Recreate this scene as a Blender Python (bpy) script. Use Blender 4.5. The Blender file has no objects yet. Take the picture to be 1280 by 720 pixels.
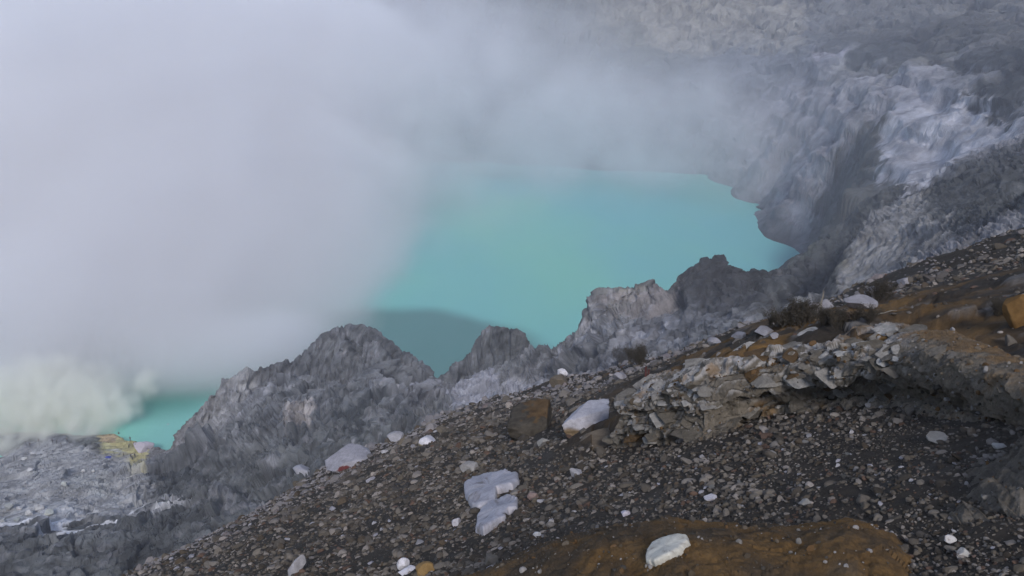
import bpy, math, random
import numpy as np
from mathutils import Vector
rng = np.random.default_rng(7); random.seed(7)
sc = bpy.context.scene; COL = sc.collection

# ------------------------------------------------------------------ camera
F = 1065.0; PITCH = math.radians(20); CZ = 150.0
cam = bpy.data.cameras.new('camera'); camo = bpy.data.objects.new('camera', cam); COL.objects.link(camo)
cam.lens = 36*F/1280; cam.clip_end = 20000; cam.clip_start = 0.1
camo.location = (0, 0, CZ); camo.rotation_euler = (math.radians(90)-PITCH, 0, 0); sc.camera = camo
cp, sp = math.cos(PITCH), math.sin(PITCH)
def W(px, py, D):
    u = (px-640)/F; v = (360-py)/F
    return (u*D, D*(cp+v*sp), CZ+D*(-sp+v*cp))
def Wa(a):
    a = np.asarray(a, float); u = (a[:,0]-640)/F; v = (360-a[:,1])/F; D = a[:,2]
    return np.stack([u*D, D*(cp+v*sp), CZ+D*(-sp+v*cp)], 1)
def SL(px, py):            # depth of the scree slope in front of the camera
    return 1/(.0005*max(8.0, (py-440)+.378*(px-640)))

# ------------------------------------------------------------------ noise
PERM = rng.permutation(256).astype(np.int64); PERM = np.concatenate([PERM, PERM, PERM])
_g = rng.normal(size=(256, 3)); GR = (_g/np.linalg.norm(_g, axis=1)[:, None]).astype(np.float32)
RV = rng.random((256, 4)).astype(np.float32)
from concurrent.futures import ThreadPoolExecutor
POOL = ThreadPoolExecutor(4)
def chunked(fn, p, step=32768):
    if len(p) <= step: return fn(p)
    parts = list(POOL.map(fn, [p[a:a+step] for a in range(0, len(p), step)]))
    return tuple(np.concatenate(q) for q in zip(*parts)) if isinstance(parts[0], tuple) else np.concatenate(parts)
def perlin(p): return chunked(_perlin, np.asarray(p, np.float32))
def _perlin(p):
    i = np.floor(p).astype(np.int64); f = p-i
    u = f*f*f*(f*(f*6-15)+10); i &= 255
    def g(dx, dy, dz):
        h = PERM[PERM[PERM[i[:,0]+dx]+i[:,1]+dy]+i[:,2]+dz]
        G = GR[h]; return G[:,0]*(f[:,0]-dx)+G[:,1]*(f[:,1]-dy)+G[:,2]*(f[:,2]-dz)
    def L(a, b, t): return a+(b-a)*t
    x, y, z = u[:,0], u[:,1], u[:,2]
    return 1.6*L(L(L(g(0,0,0),g(1,0,0),x), L(g(0,1,0),g(1,1,0),x), y), L(L(g(0,0,1),g(1,0,1),x), L(g(0,1,1),g(1,1,1),x), y), z)
def fbm(p, s, n=4, gain=.5, ridged=False, off=0.0):
    a, t, out = 1.0, 0.0, 0
    p = np.asarray(p)/s+off
    for k in range(n):
        v = perlin(p+13.7*k)
        if ridged: v = 1-2*np.abs(v)
        out = out+a*v; t += a; a *= gain; p = p*2.03
    return out/t
def facets(p, s, off=0.0, tilt=1.0):
    """2.5-D worley cells, each its own tilted plane: angular broken rock"""
    return chunked(lambda a: _facets(a, tilt), (np.asarray(p)[:, :2]/s+off).astype(np.float32))
def _facets(q, tilt):
    i = np.floor(q).astype(np.int64)
    best = np.full(len(q), 9.0, np.float32); second = best.copy(); h = np.zeros(len(q), np.float32)
    for dx in (-1, 0, 1):
        for dy in (-1, 0, 1):
            c = PERM[PERM[(i[:,0]+dx) & 255]+((i[:,1]+dy) & 255)]; r = RV[c]
            ex = q[:,0]-(i[:,0]+dx+r[:,0]); ey = q[:,1]-(i[:,1]+dy+r[:,1]); d = ex*ex+ey*ey
            val = tilt*((r[:,2]-.5)*2*ex+(r[:,3]-.5)*2*ey)+(r[:,2]+r[:,3]-1)*.55
            m = d < best
            second = np.where(m, best, np.minimum(second, d)); h = np.where(m, val, h); best = np.where(m, d, best)
    edge = np.sqrt(second)-np.sqrt(best)
    return h, edge
def saw(t, k=.8):
    f = t-np.floor(t); return np.where(f < k, f/k, (1-f)/(1-k))-.5
def sstep(a, b, x):
    t = np.clip((x-a)/(b-a), 0, 1); return t*t*(3-2*t)

# ------------------------------------------------------------------ mesh / material helpers
def mesh_obj(name, V, Fc, mat=None, smooth=False, col=None, parent=None):
    me = bpy.data.meshes.new(name); V = np.asarray(V, np.float32); Fc = np.asarray(Fc, np.int32)
    k = Fc.shape[1]
    me.vertices.add(len(V)); me.vertices.foreach_set('co', V.ravel())
    me.loops.add(Fc.size); me.loops.foreach_set('vertex_index', Fc.ravel())
    me.polygons.add(len(Fc)); me.polygons.foreach_set('loop_start', np.arange(0, Fc.size, k, dtype=np.int32))
    me.update(calc_edges=True); me.validate()
    me.polygons.foreach_set('use_smooth', np.full(len(me.polygons), smooth))
    if col is not None:
        a = me.color_attributes.new('Col', 'FLOAT_COLOR', 'POINT')
        c = np.ones((len(V), 4), np.float32); c[:, :3] = col; a.data.foreach_set('color', c.ravel())
    if mat: me.materials.append(mat)
    o = bpy.data.objects.new(name, me); COL.objects.link(o)
    if parent: o.parent = parent
    return o
def grid_faces(nr, nc):
    i = np.arange(nr-1)[:, None]*nc+np.arange(nc-1)[None, :]
    return np.stack([i, i+1, i+nc+1, i+nc], -1).reshape(-1, 4)
def tag(o, label=None, cat=None, group=None, kind=None):
    if label: o['label'] = label
    if cat: o['category'] = cat
    if group: o['group'] = group
    if kind: o['kind'] = kind
    return o
def rockmat(name, scale=1.0, bump=.5, base=None, vary=.5, rough=.95, dist=.1, use_attr=True, spec=.15, streak=None, det=(9, 6)):
    m = bpy.data.materials.new(name); m.use_nodes = True; N = m.node_tree.nodes; L = m.node_tree.links
    b = N['Principled BSDF']; b.inputs['Roughness'].default_value = rough; b.inputs['Specular IOR Level'].default_value = spec
    g = N.new('ShaderNodeNewGeometry')
    if streak:
        mp = N.new('ShaderNodeMapping'); mp.inputs['Scale'].default_value = streak[0]; mp.inputs['Rotation'].default_value = streak[1]
        L.new(g.outputs['Position'], mp.inputs['Vector']); pos = mp.outputs[0]
    else: pos = g.outputs['Position']
    n1 = N.new('ShaderNodeTexNoise'); n1.inputs['Scale'].default_value = scale; n1.inputs['Detail'].default_value = det[0]; n1.inputs['Roughness'].default_value = .68
    L.new(pos, n1.inputs['Vector'])
    n2 = N.new('ShaderNodeTexNoise'); n2.inputs['Scale'].default_value = scale*3.7; n2.inputs['Detail'].default_value = det[1]; n2.inputs['Roughness'].default_value = .75
    L.new(g.outputs['Position'], n2.inputs['Vector'])
    mr = N.new('ShaderNodeMapRange'); mr.inputs[1].default_value = .3; mr.inputs[2].default_value = .7
    mr.inputs[3].default_value = 1-vary; mr.inputs[4].default_value = 1+vary
    mx = N.new('ShaderNodeMath'); mx.operation = 'ADD'; mul = N.new('ShaderNodeMath'); mul.operation = 'MULTIPLY'; mul.inputs[1].default_value = .5
    L.new(n1.outputs[0], mx.inputs[0]); L.new(n2.outputs[0], mx.inputs[1]); L.new(mx.outputs[0], mul.inputs[0]); L.new(mul.outputs[0], mr.inputs[0])
    vm = N.new('ShaderNodeVectorMath'); vm.operation = 'SCALE'
    if use_attr:
        at = N.new('ShaderNodeVertexColor'); at.layer_name = 'Col'; L.new(at.outputs[0], vm.inputs[0])
    else: vm.inputs[0].default_value = base
    L.new(mr.outputs[0], vm.inputs['Scale']); L.new(vm.outputs[0], b.inputs['Base Color'])
    bp = N.new('ShaderNodeBump'); bp.inputs['Strength'].default_value = bump; bp.inputs['Distance'].default_value = dist
    L.new(mul.outputs[0], bp.inputs['Height']); L.new(bp.outputs[0], b.inputs['Normal'])
    return m

# ------------------------------------------------------------------ crater terrain
# px, py, depth, rough amplitude, albedo r,g,b
GREY = (.17,.18,.19); DK = (.075,.08,.085); LIL = (.38,.38,.42); PALE = (.44,.44,.47); TAN = (.30,.28,.24); WALL = (.20,.20,.20)
BLU = (.24,.25,.28); OLV = (.13,.14,.12); WH = (.55,.55,.60)
cps = [
 # left basin floor by the vents
 (-200,560,330,1,GREY),(-60,560,300,1,GREY),(0,575,285,1,BLU),(60,560,285,1,BLU),(130,552,288,1,OLV),(175,560,283,1,TAN),(210,575,270,1,LIL),
 (-120,552,288,.6,GREY),(-30,551,288,.6,GREY),(0,550,289,.6,GREY),(40,548,290,.6,BLU),(80,547,290,.6,BLU),(120,545,290,.6,OLV),(150,546,289,.6,TAN),
 (-100,620,230,2,GREY),(20,610,235,1,BLU),(90,590,250,1,BLU),(150,600,240,1.5,BLU),(40,650,205,1,BLU),(100,650,205,1,GREY),(160,650,200,1,GREY),(60,610,228,1,LIL),(110,600,232,1,LIL),
 (-50,700,165,2,DK),(40,700,170,2,GREY),(110,700,165,1.5,GREY),(170,690,165,2,DK),(0,740,150,2,GREY),(100,750,140,2,GREY),(215,700,150,2,GREY),
 (205,620,230,3,DK),(230,570,255,2.5,GREY),(200,655,195,2.5,DK),(240,640,200,3,GREY),
 (300,560,240,3,GREY),(300,620,195,3,GREY),(380,570,200,3,GREY),(320,500,270,3,BLU),(400,490,262,3,GREY),(360,520,240,3,BLU),
 (450,520,240,3,GREY),(460,570,190,3,GREY),(500,500,250,3,BLU),(550,520,225,3,GREY),(600,500,250,2,LIL),(600,520,230,2,LIL),(660,490,255,2,LIL),
 (640,470,272,3,GREY),(700,480,250,3,DK),(740,430,252,3,BLU),(760,400,254,3,BLU),(780,380,256,3,TAN),(820,390,245,2,BLU),(760,450,240,3,DK),(860,370,242,3,DK),
 (850,420,225,2,BLU),(800,430,235,2,LIL),(900,400,215,2,BLU),(950,380,225,2,DK),(980,370,235,2,GREY),(1000,360,245,2,GREY),(880,350,248,2,DK),(930,350,250,2,DK),(1030,350,250,2,DK),
 (1040,390,200,3,GREY),(950,420,190,2,GREY),(1100,380,170,2,LIL),(1000,430,170,3,GREY),
 # hidden spur foot below the near slope
 (200,760,90,1,GREY),(500,650,110,1,GREY),(700,560,120,1,GREY),(900,500,110,1,GREY),(1100,430,95,1,GREY),(1250,350,70,1,GREY),(400,800,60,1,GREY),(700,700,60,1,GREY),(1100,500,55,1,GREY),(1400,330,60,1,GREY),
 # pale cliff block (right of the lake)
 (1075,372,200,1,TAN),(1072,330,212,1,TAN),(1085,290,225,1,TAN),(1102,258,238,1,TAN),(1120,300,215,1,TAN),(1100,340,200,1,BLU),(1140,270,225,1,GREY),(1180,300,185,2,GREY),
 (1200,260,205,2,GREY),(1240,230,215,2,DK),(1280,200,225,2,DK),(1250,270,150,2,DK),(1290,240,150,2,DK),(1180,330,140,2,LIL),(1400,180,250,2,DK),(1400,260,120,1,DK),
 # drop behind it and the dark gully
 (1055,330,320,2,DK),(1050,300,345,2,OLV),(1075,270,360,2,OLV),(1095,245,370,2,DK),(1060,240,400,2,OLV),(1085,200,430,2,OLV),(1095,160,450,2,OLV),(1110,242,330,2,DK),
 (1040,330,405,2,GREY),(1045,290,430,2,GREY),(1052,255,430,2,OLV),(1030,265,500,1.8,LIL),(985,240,560,1.8,LIL),(960,200,610,1.8,LIL),(1010,200,520,1.8,LIL),(1050,180,490,3,BLU),
 (1000,150,600,1.8,LIL),(1050,120,560,1.8,LIL),(1070,135,520,2,TAN),(1085,120,500,2,OLV),(940,150,670,1.8,LIL),
 # white scar
 (1105,175,440,.7,PALE),(1120,225,390,.7,PALE),(1135,240,360,.7,PALE),(1160,200,390,.7,PALE),(1120,110,480,2,LIL),(1170,140,430,.7,PALE),(1200,190,370,.7,PALE),(1230,170,360,2,LIL),(1270,150,350,2,LIL),
 (1160,100,470,2,LIL),(1200,110,430,2,BLU),(1230,120,390,3,DK),(1270,120,370,3,DK),(1280,60,430,3,DK),(1420,80,350,3,DK),
 # shelf and upper wall
 (1040,75,620,2,LIL),(1000,75,680,2,GREY),(1080,75,600,2,OLV),(1120,55,600,3,DK),(1180,80,540,3,DK),(1150,85,520,2,OLV),(1220,60,520,3,DK),(1080,60,640,2,DK),
 (960,80,720,2,BLU),(900,110,740,2,BLU),(880,70,800,2,GREY),(800,70,830,2,OLV),(850,150,740,2,BLU),(780,150,760,2,BLU),(700,120,800,2,GREY),(600,120,830,2,GREY),
 (960,35,790,3.6,WALL),(860,55,850,4,TAN),(860,25,860,4,TAN),(820,35,850,3,TAN),(940,10,830,4,TAN),(1050,10,760,3.6,WALL),(1100,35,690,3.6,WALL),(1150,10,690,3.6,WALL),(1200,30,620,3.6,WALL),(1280,10,550,3.6,WALL),(1400,0,480,4,WALL),
 (760,20,880,4,TAN),(700,20,880,4,OLV),(600,20,900,4,OLV),(400,20,930,4,OLV),(200,40,930,4,GREY),(-100,60,880,4,GREY),(-400,80,800,4,GREY),
 (760,-25,900,6,WALL),(1000,-25,860,6,WALL),(1280,-30,620,6,WALL),(500,-25,930,6,WALL),(100,-20,960,6,WALL),(1500,-60,560,6,WALL),(-400,-20,900,6,WALL),
 (1000,-60,1100,4,WALL),(600,-60,1200,4,WALL),(200,-60,1200,4,WALL),(1400,-80,850,4,WALL),
 # lake bed / shores
 (700,226,704,1,GREY),(760,216,705,1,GREY),(820,219,700,1,GREY),(880,224,690,2,BLU),(925,236,650,2,BLU),(965,250,605,2,BLU),(996,270,555,2,BLU),(1028,290,500,2,BLU),(1030,305,475,2,GREY),(1026,322,448,2,GREY),
 (600,219,720,1,GREY),(450,225,720,1,GREY),(200,230,720,1,GREY),(0,250,690,1,GREY),(-200,330,560,1,GREY),(-300,450,400,1,GREY),
]
bed = [(500,420,385),(560,430,370),(520,460,348),(640,380,425),(760,330,480),(850,300,535),(940,290,560),(960,320,500),(700,280,560),(600,300,540),(400,330,500),(300,380,430),(200,480,340),(230,470,340),(160,520,315),(700,430,380),(690,462,350),(740,350,460),(820,325,500),(900,325,490),(800,245,640),(620,250,640),(450,260,640),(250,290,600),(100,360,480),(60,450,370),(160,485,340),(950,335,470),(880,325,480)]
P = []; RA = []; CC = []
for (px, py, D, ra, c) in cps:
    P.append(W(px, py, D)); RA.append(ra); CC.append(c)
for (px, py, D) in bed:
    D0 = CZ/(sp-(360-py)/F*cp); w = W(px, py, D0); P.append((w[0], w[1], -9)); RA.append(.5); CC.append(DK)
for x, y, z in ((0,1500,190),(700,1500,200),(-700,1500,180),(0,2600,60),(1600,2600,60),(-1600,2600,60),(1300,900,230),(-1100,700,200),(0,4200,0),(3000,4200,0),(-3000,4200,0),(60,30,95),(-60,30,60),(-150,80,60),(150,60,100)):
    P.append((x, y, z)); RA.append(3); CC.append(WALL)
P = np.array(P); RA = np.array(RA, float); CC = np.array(CC, float)
def rbf_fit(xy, val, lam=.02):
    n = len(xy); S = 100.0; x = xy/S
    d = np.linalg.norm(x[:, None]-x[None], axis=2); K = d*1.0        # linear kernel: no overshoot
    A = np.zeros((n+1, n+1)); A[:n, :n] = K-lam*np.eye(n)*0.3; A[:n, n] = 1; A[n, :n] = 1
    w = np.linalg.solve(A, np.concatenate([val, np.zeros((1,)+val.shape[1:])]))
    return x, w
def rbf_eval(fit, xy, S=100.0):
    x, w = fit; x = x.astype(np.float32); w = w.astype(np.float32)
    def f(b): return np.sqrt(np.maximum(((b[:, None, 0]-x[None, :, 0])**2+(b[:, None, 1]-x[None, :, 1])**2), 1e-12))@w[:-1]+w[-1]
    return chunked(f, (np.asarray(xy)/S).astype(np.float32), 8192)
fit = rbf_fit(P[:, :2], np.column_stack([P[:, 2], RA, CC]))

# sharp crests: (points (px,py,D), near slope, far slope)
crests = [
 ([(205,566,278),(225,535,282),(245,502,285),(272,474,286),(330,462,290),(378,448,292),(402,430,294),(420,418,295),(442,412,296),(470,420,292),(505,442,288),(530,470,284),(556,492,276)], 1.0, 1.6),
 ([(552,472,292),(572,455,292),(588,434,290),(603,414,289),(622,410,288),(646,412,288),(662,430,287),(676,448,285),(692,464,282)], 1.5, 1.9),
 ([(704,452,272),(716,432,266),(733,388,263),(750,369,262),(800,364,259),(842,361,256)], 1.2, 2.0),
 ([(838,358,253),(850,340,251),(880,333,250),(912,333,254),(935,341,258),(980,344,264),(1015,342,280),(1045,325,310)], .9, 1.5),
 ([(1064,372,196),(1066,330,208),(1078,285,222),(1104,255,240),(1140,240,250),(1200,215,250),(1280,180,250)], .0, 3.0),
 ([(205,640,205),(260,600,215),(330,560,225),(400,505,250),(470,455,272)], .9, .9),
 ([(300,640,180),(380,585,190),(450,545,205),(520,500,240),(545,480,262)], .8, .9),
]
def terrain(xy):
    e = rbf_eval(fit, xy); z = e[:, 0].copy(); ra = np.clip(e[:, 1], .3, 8); col = np.clip(e[:, 2:5], .04, .6)
    p3 = np.column_stack([xy, z]).astype(np.float32)
    warp = np.column_stack([fbm(p3*[1,1,0], 30, 3, off=3.1), fbm(p3*[1,1,0], 30, 3, off=9.7)])*6
    wxy = xy+warp*.6
    for ci, (pts, sn, sf) in enumerate(crests):
        wet = ci < 4
        c = Wa(pts); dmin = np.full(len(xy), 1e9); zc = np.zeros(len(xy)); side = np.zeros(len(xy))
        box = (wxy[:,0] > c[:,0].min()-90)&(wxy[:,0] < c[:,0].max()+90)&(wxy[:,1] > c[:,1].min()-90)&(wxy[:,1] < c[:,1].max()+90)
        ii = np.nonzero(box)[0]; q = wxy[ii]; dm = np.full(len(ii), 1e9); zz = np.zeros(len(ii)); sd = np.zeros(len(ii)); en = np.zeros(len(ii), bool)
        for k in range(len(c)-1):
            a, b = c[k, :2], c[k+1, :2]; ab = b-a; t = np.clip(((q-a)@ab)/(ab@ab), 0, 1)
            pr = a+t[:, None]*ab; d = np.linalg.norm(q-pr, axis=1); m = d < dm
            cr = ab[0]*(q[:,1]-a[1])-ab[1]*(q[:,0]-a[0])
            cl = ((t <= 0)&(k == 0))|((t >= 1)&(k == len(c)-2)); en = np.where(m, cl, en); dm = np.where(m, d, dm); zz = np.where(m, c[k, 2]+t*(c[k+1, 2]-c[k, 2]), zz); sd = np.where(m, np.sign(cr), sd)
        far = sd > 0
        if sn == 0:   # a cliff: only cuts the ground down behind it
            cut = zz-dm*sf
            lim = np.where(far & (dm < 60), np.maximum(cut, z[ii]*0+35), 1e9)
            z[ii] = np.where(far & ~en & (dm < 22), np.minimum(z[ii], np.maximum(cut, z[ii]-30*sstep(0,8,dm)*sstep(22,9,dm))), z[ii]); continue
        tent = zz-dm*np.where(far, sf, sn)
        k_ = 3.0; h = np.clip(.5+.5*(tent-z[ii])/k_, 0, 1)
        z[ii] = z[ii]*(1-h)+tent*h+k_*h*(1-h)*.5
        ra[ii] = np.where(h > .3, np.maximum(ra[ii], 2.6), ra[ii])*(1-.35*np.exp(-dm/5)*(h > .4))
        if wet: z[ii] = np.where(far & ~en & (dm < 30) & (tent < z[ii]) & (z[ii] > -2), np.maximum(tent, np.minimum(z[ii], -6)), z[ii])
    return z, ra, col
def make_terrain():
    az = np.radians(np.concatenate([np.linspace(-62, -36, 60)[:-1], np.linspace(-36, 37, 1000), np.linspace(37, 62, 60)[1:]]))
    r = np.concatenate([np.exp(np.linspace(math.log(34), math.log(135), 90))[:-1], np.exp(np.linspace(math.log(135), math.log(330), 440))[:-1],
                        np.exp(np.linspace(math.log(330), math.log(1150), 560))[:-1], np.exp(np.linspace(math.log(1150), math.log(4500), 60))])
    R, A = np.meshgrid(r, az, indexing='ij'); xy = np.column_stack([(R*np.sin(A)).ravel(), (R*np.cos(A)).ravel()])
    z, ra, col = terrain(xy)
    p = np.column_stack([xy, z]).astype(np.float32); r1 = R.ravel()
    mid = sstep(420, 330, r1)
    # steeply dipping strata: stretch space along the dip
    ca, sa = math.cos(.9), math.sin(.9)
    s = np.column_stack([(p[:,0]*ca+p[:,1]*sa)*.32, (-p[:,0]*sa+p[:,1]*ca)*1.0, p[:,2]*1.5])
    w = fbm(p, 24, 3, off=5)[:, None]*4
    big = fbm(p+w, 42, 4, ridged=True, gain=.55)
    st = fbm(s+w, 7, 5, ridged=True, gain=.6)
    f1, e1 = facets(p+w*1.2, 17, off=2.3); f2, e2 = facets(np.column_stack([s[:,0]*2, s[:,1]])+w, 6, off=7.7); f3, e3 = facets(p+w*.4, 2.6, off=1.7)
    far = 1-mid
    th = .45*fbm(p, 90, 2, off=61); tt = p[:,0]*(.78+th)-p[:,1]*(.6-th)+z*.5
    la = sstep(-.25, .35, fbm(p, 38, 3, off=63)); s1 = saw(tt/10+1.1*fbm(p, 26, 4, off=64)); s2 = saw(tt/3.6+1.2*fbm(p, 10, 4, off=66)); s3 = saw(tt/1.5+1.3*fbm(p, 5, 3, off=68))
    zt = z/17+.9*fbm(p, 120, 4, off=71); fr = zt-np.floor(zt)
    z = z+ra*(mid*1.2*(big-.2)+far*2.4*(fbm(p+w, 110, 4, ridged=True, gain=.5)-.2))*.9*(.25+.75*sstep(-14, 2, z))+far*sstep(3, 20, z)*17*.45*(sstep(.3, .62, fr)-fr)
    z = z-45*sstep(130, 45, r1)
    G = np.column_stack([xy, z]).reshape(len(r), len(az), 3); Nn = np.cross(np.gradient(G, axis=1), np.gradient(G, axis=0)).reshape(-1, 3)
    Nn /= np.linalg.norm(Nn, axis=1)[:, None]+1e-9; Nn *= np.sign(Nn[:, 2:3])
    p = np.column_stack([xy, z]).astype(np.float32); aa = A.ravel()
    qq = np.column_stack([aa*r1, r1*.55+z*1.25, z*0]).astype(np.float32)+w*.5          # unrolled wall coordinates
    fa, ea = facets(qq, 30, off=2.1); fb, eb = facets(qq, 11, off=5.3); fc, ec = facets(qq, 4.6, off=8.8)
    fr60 = fbm(p+np.column_stack([w[:,0], -w[:,0], w[:,0]*.5]), 75, 4, ridged=True, gain=.5, off=88); crease = sstep(.62, .9, fr60)*far
    f1, f2, fa, fb, fc = [f_*sstep(0, np.where(far > .5, .14, .045), e_) for f_, e_ in ((f1, e1), (f2, e2), (fa, ea), (fb, eb), (fc, ec))]
    dn = ra*(-1.6*crease+mid*(1.9*f1+1.1*f2+.35*f3+.12*facets(p, 1.25, off=4.4)[0]+.35*(st-.1)+1.1*s1*la+.55*s2+.2*s3)
             +far*(1.2*fa+.7*fb+.2*fc+1.5*(fbm(p, 40, 4, ridged=True, gain=.6, off=4)-.1)+.6*saw((z+.35*aa*r1)/9+1.3*fbm(p, 40, 4, off=83))+.15*saw((z+.2*aa*r1)/3.5+1.5*fbm(p, 15, 4, off=84))))*.85
    dn *= .25+.75*sstep(-14, 2, z)
    V = p+Nn*dn[:, None]
    V[:, 0] += fbm(p, 6, 4, off=21)*ra*.3*mid; V[:, 1] += fbm(p, 6, 4, off=31)*ra*.3*mid
    p = V.astype(np.float32); s = np.column_stack([(p[:,0]*ca+p[:,1]*sa)*.45, (-p[:,0]*sa+p[:,1]*ca)*1.0, p[:,2]*1.2])
    e1 = np.where(far > .5, ea, e1); e2 = np.where(far > .5, eb, e2)
    # albedo: blotches, pale crusts on the upper facets, dark joints
    n1 = fbm(p, 20, 5, off=40); n2 = fbm(s, 3.2, 4, off=44); n3 = fbm(p, 4, 4, off=48, gain=.7)
    n2 = n2*mid+far*fbm(p, 13, 4, off=44, gain=.6); n3 = n3*mid+far*fbm(p, 16, 5, off=48, gain=.65)
    k = 1+.38*n1+.36*n2*(1-.35*far)+.24*n3*(1-.3*far)+.22*(f1*mid+fa*far)
    crust = sstep(.28, .62, n2+.5*n1+.22*f2+.12)*mid*.55+sstep(.25, .6, fbm(p, 11, 5, off=60, gain=.7))*.3*mid+far*.14*sstep(.2,.55,fbm(p, 38, 5, off=60, gain=.6))
    joint = (sstep(.10, .0, e2)*.5+sstep(.06, .0, e1)*.35)*(mid+.7*far)
    ck = fbm(s, 5, 4, ridged=True, gain=.6, off=52)*mid+far*fbm(p, 22, 4, ridged=True, gain=.55, off=53); ck2 = fbm(p+w, 14, 4, ridged=True, gain=.6, off=57)
    col = (.72+.02*mid[:, None])*col*(np.clip(k, .35, 1.8)*(1-.5*sstep(.5, .85, ck)*mid-.25*sstep(.35,.75,ck)*far)*(1-.35*sstep(.4,.8,ck2)*mid)*(1-.4*crease))[:, None]
    col = col*(1-crust[:, None])+np.array([.36,.36,.40])*crust[:, None]*np.clip(col.mean(1)/.2, .5, 1.2)[:, None]
    col *= (1-joint)[:, None]
    # white mineral crust below the vents, in angular streaks (patch on the ground at its own place)
    c0 = Wa([(110,655,203)])[0]; dq = np.hypot((xy[:,0]-c0[0])/24, (xy[:,1]-c0[1])/15)
    cr = sstep(1.2, .75, dq)*sstep(-.02, .07, fbm(s*[.8,1,1], 6, 4, off=70)+.15*f2)
    col = col*(1-cr[:, None])+np.array([.62,.63,.68])*cr[:, None]
    # sulphur-yellow stains round the vents
    c0 = Wa([(160,562,283)])[0]; dq = np.hypot((xy[:,0]-c0[0])/9, (xy[:,1]-c0[1])/9)+.5*fbm(p, 5, 3, off=80)
    su = sstep(1.1, .5, dq)*.8; col = col*(1-su[:, None])+np.array([.42,.40,.20])*su[:, None]
    rs = sstep(.55, .8, fbm(p, 30, 4, off=90))[:, None]*.5; col = col*(1-rs)+np.array([.26,.16,.13])*rs
    m = rockmat('crater_rock', scale=.45, bump=.55, vary=.28, dist=.5, rough=.93, det=(3.5, 2))
    o = mesh_obj('crater_terrain', V, grid_faces(len(r), len(az)), m, True, None); bpy.context.view_layer.update()
    patches = [  # albedo patches, outlined where they lie on the ground
     ((.36,.365,.41), 1.0, 6, [(1100,180),(1102,150),(1130,120),(1165,105),(1215,118),(1235,140),(1278,150),(1278,168),(1225,182),(1190,205),(1155,236),(1130,242),(1120,228),(1097,222)]),
     ((.29,.29,.33), .6, 9, [(1060,100),(1090,92),(1160,95),(1210,110),(1170,130),(1110,140),(1085,125)]),
     ((.26,.26,.30), .6, 12, [(930,130),(990,100),(1060,100),(1080,130),(1060,170),(1020,220),(990,275),(960,245),(935,215),(915,180)]),
     ((.075,.08,.08), .85, 7, [(1040,215),(1070,175),(1096,150),(1097,222),(1118,230),(1126,244),(1090,262),(1068,300),(1052,345),(1020,345),(1018,310),(1035,285),(1015,250)]),
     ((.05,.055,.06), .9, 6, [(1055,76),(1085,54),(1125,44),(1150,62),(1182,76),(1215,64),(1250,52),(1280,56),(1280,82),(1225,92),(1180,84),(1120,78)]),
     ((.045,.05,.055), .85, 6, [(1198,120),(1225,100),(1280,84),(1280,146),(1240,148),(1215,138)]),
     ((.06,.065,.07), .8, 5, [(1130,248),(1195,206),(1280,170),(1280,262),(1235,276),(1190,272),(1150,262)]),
     ((.21,.21,.215), .95, 3, [(1050,376),(1062,320),(1080,275),(1105,252),(1150,266),(1195,285),(1150,322),(1090,365)]),
     ((.24,.22,.225), .7, 3, [(735,388),(748,366),(845,362),(850,385),(805,398),(770,392)]),
     ((.055,.055,.06), .7, 3, [(845,385),(838,350),(865,335),(930,340),(1040,345),(1048,372),(960,372),(900,392)]),
     ((.33,.34,.40), .75, 2.2, [(555,492),(600,462),(626,468),(610,505),(570,508)]), ((.33,.34,.40), .75, 2.2, [(632,476),(662,478),(670,500),(645,505)]),
     ((.27,.255,.23), .7, 10, [(800,-5),(1010,-5),(1005,58),(920,58),(805,50)]), ((.13,.14,.17), .6, 10, [(880,62),(1010,62),(1050,90),(980,110),(900,100)]),
     ((.30,.29,.34), .8, 4, [(1012,62),(1062,58),(1055,76),(1018,74)]), ((.34,.31,.30), .7, 2, [(350,512),(372,500),(398,508),(385,530),(358,530)]),
     ((.40,.40,.41), .7, 3, [(30,602),(60,598),(92,606),(98,620),(60,640),(34,628)]), ((.34,.36,.34), .7, 3, [(84,592),(140,590),(150,612),(120,622),(88,612)]),
     ((.44,.40,.20), .8, 2.5, [(126,540),(150,541),(176,548),(186,572),(178,592),(158,590),(150,566),(128,556)]), ((.40,.28,.20), .6, 2, [(126,540),(150,540),(160,548),(140,556),(128,552)]),
     ((.33,.335,.35), .75, 6, [(-60,560),(60,552),(150,570),(190,600),(190,640),(100,650),(-60,660)]), ((.42,.40,.46), .6, 2.5, [(166,546),(190,541),(198,556),(186,566)]),
     ((.05,.055,.06), .8, 2.5, [(190,600),(215,585),(240,590),(225,615),(200,612)]), ((.04,.045,.05), .8, 2, [(415,520),(480,485),(490,492),(455,515),(452,555),(444,550),(440,525)]),
     ((.30,.30,.31), .6, 2.5, [(240,520),(270,480),(320,468),(300,510),(260,540)])]
    nx = fbm(V, 7, 4, off=101, gain=.65); ny = fbm(V, 7, 4, off=111, gain=.65); grain = fbm(V, 5, 4, off=121, gain=.7)
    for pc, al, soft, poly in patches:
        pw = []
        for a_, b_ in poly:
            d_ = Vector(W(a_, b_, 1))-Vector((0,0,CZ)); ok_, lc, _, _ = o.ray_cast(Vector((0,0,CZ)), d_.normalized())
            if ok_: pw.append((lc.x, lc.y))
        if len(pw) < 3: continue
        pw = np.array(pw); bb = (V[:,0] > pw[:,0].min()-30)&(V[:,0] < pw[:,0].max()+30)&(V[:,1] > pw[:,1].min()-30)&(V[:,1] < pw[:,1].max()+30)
        ii = np.nonzero(bb)[0]; q = V[ii, :2]+np.column_stack([nx[ii], ny[ii]])*soft*1.6; ins = np.zeros(len(ii), bool); dd = np.full(len(ii), 1e9)
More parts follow.
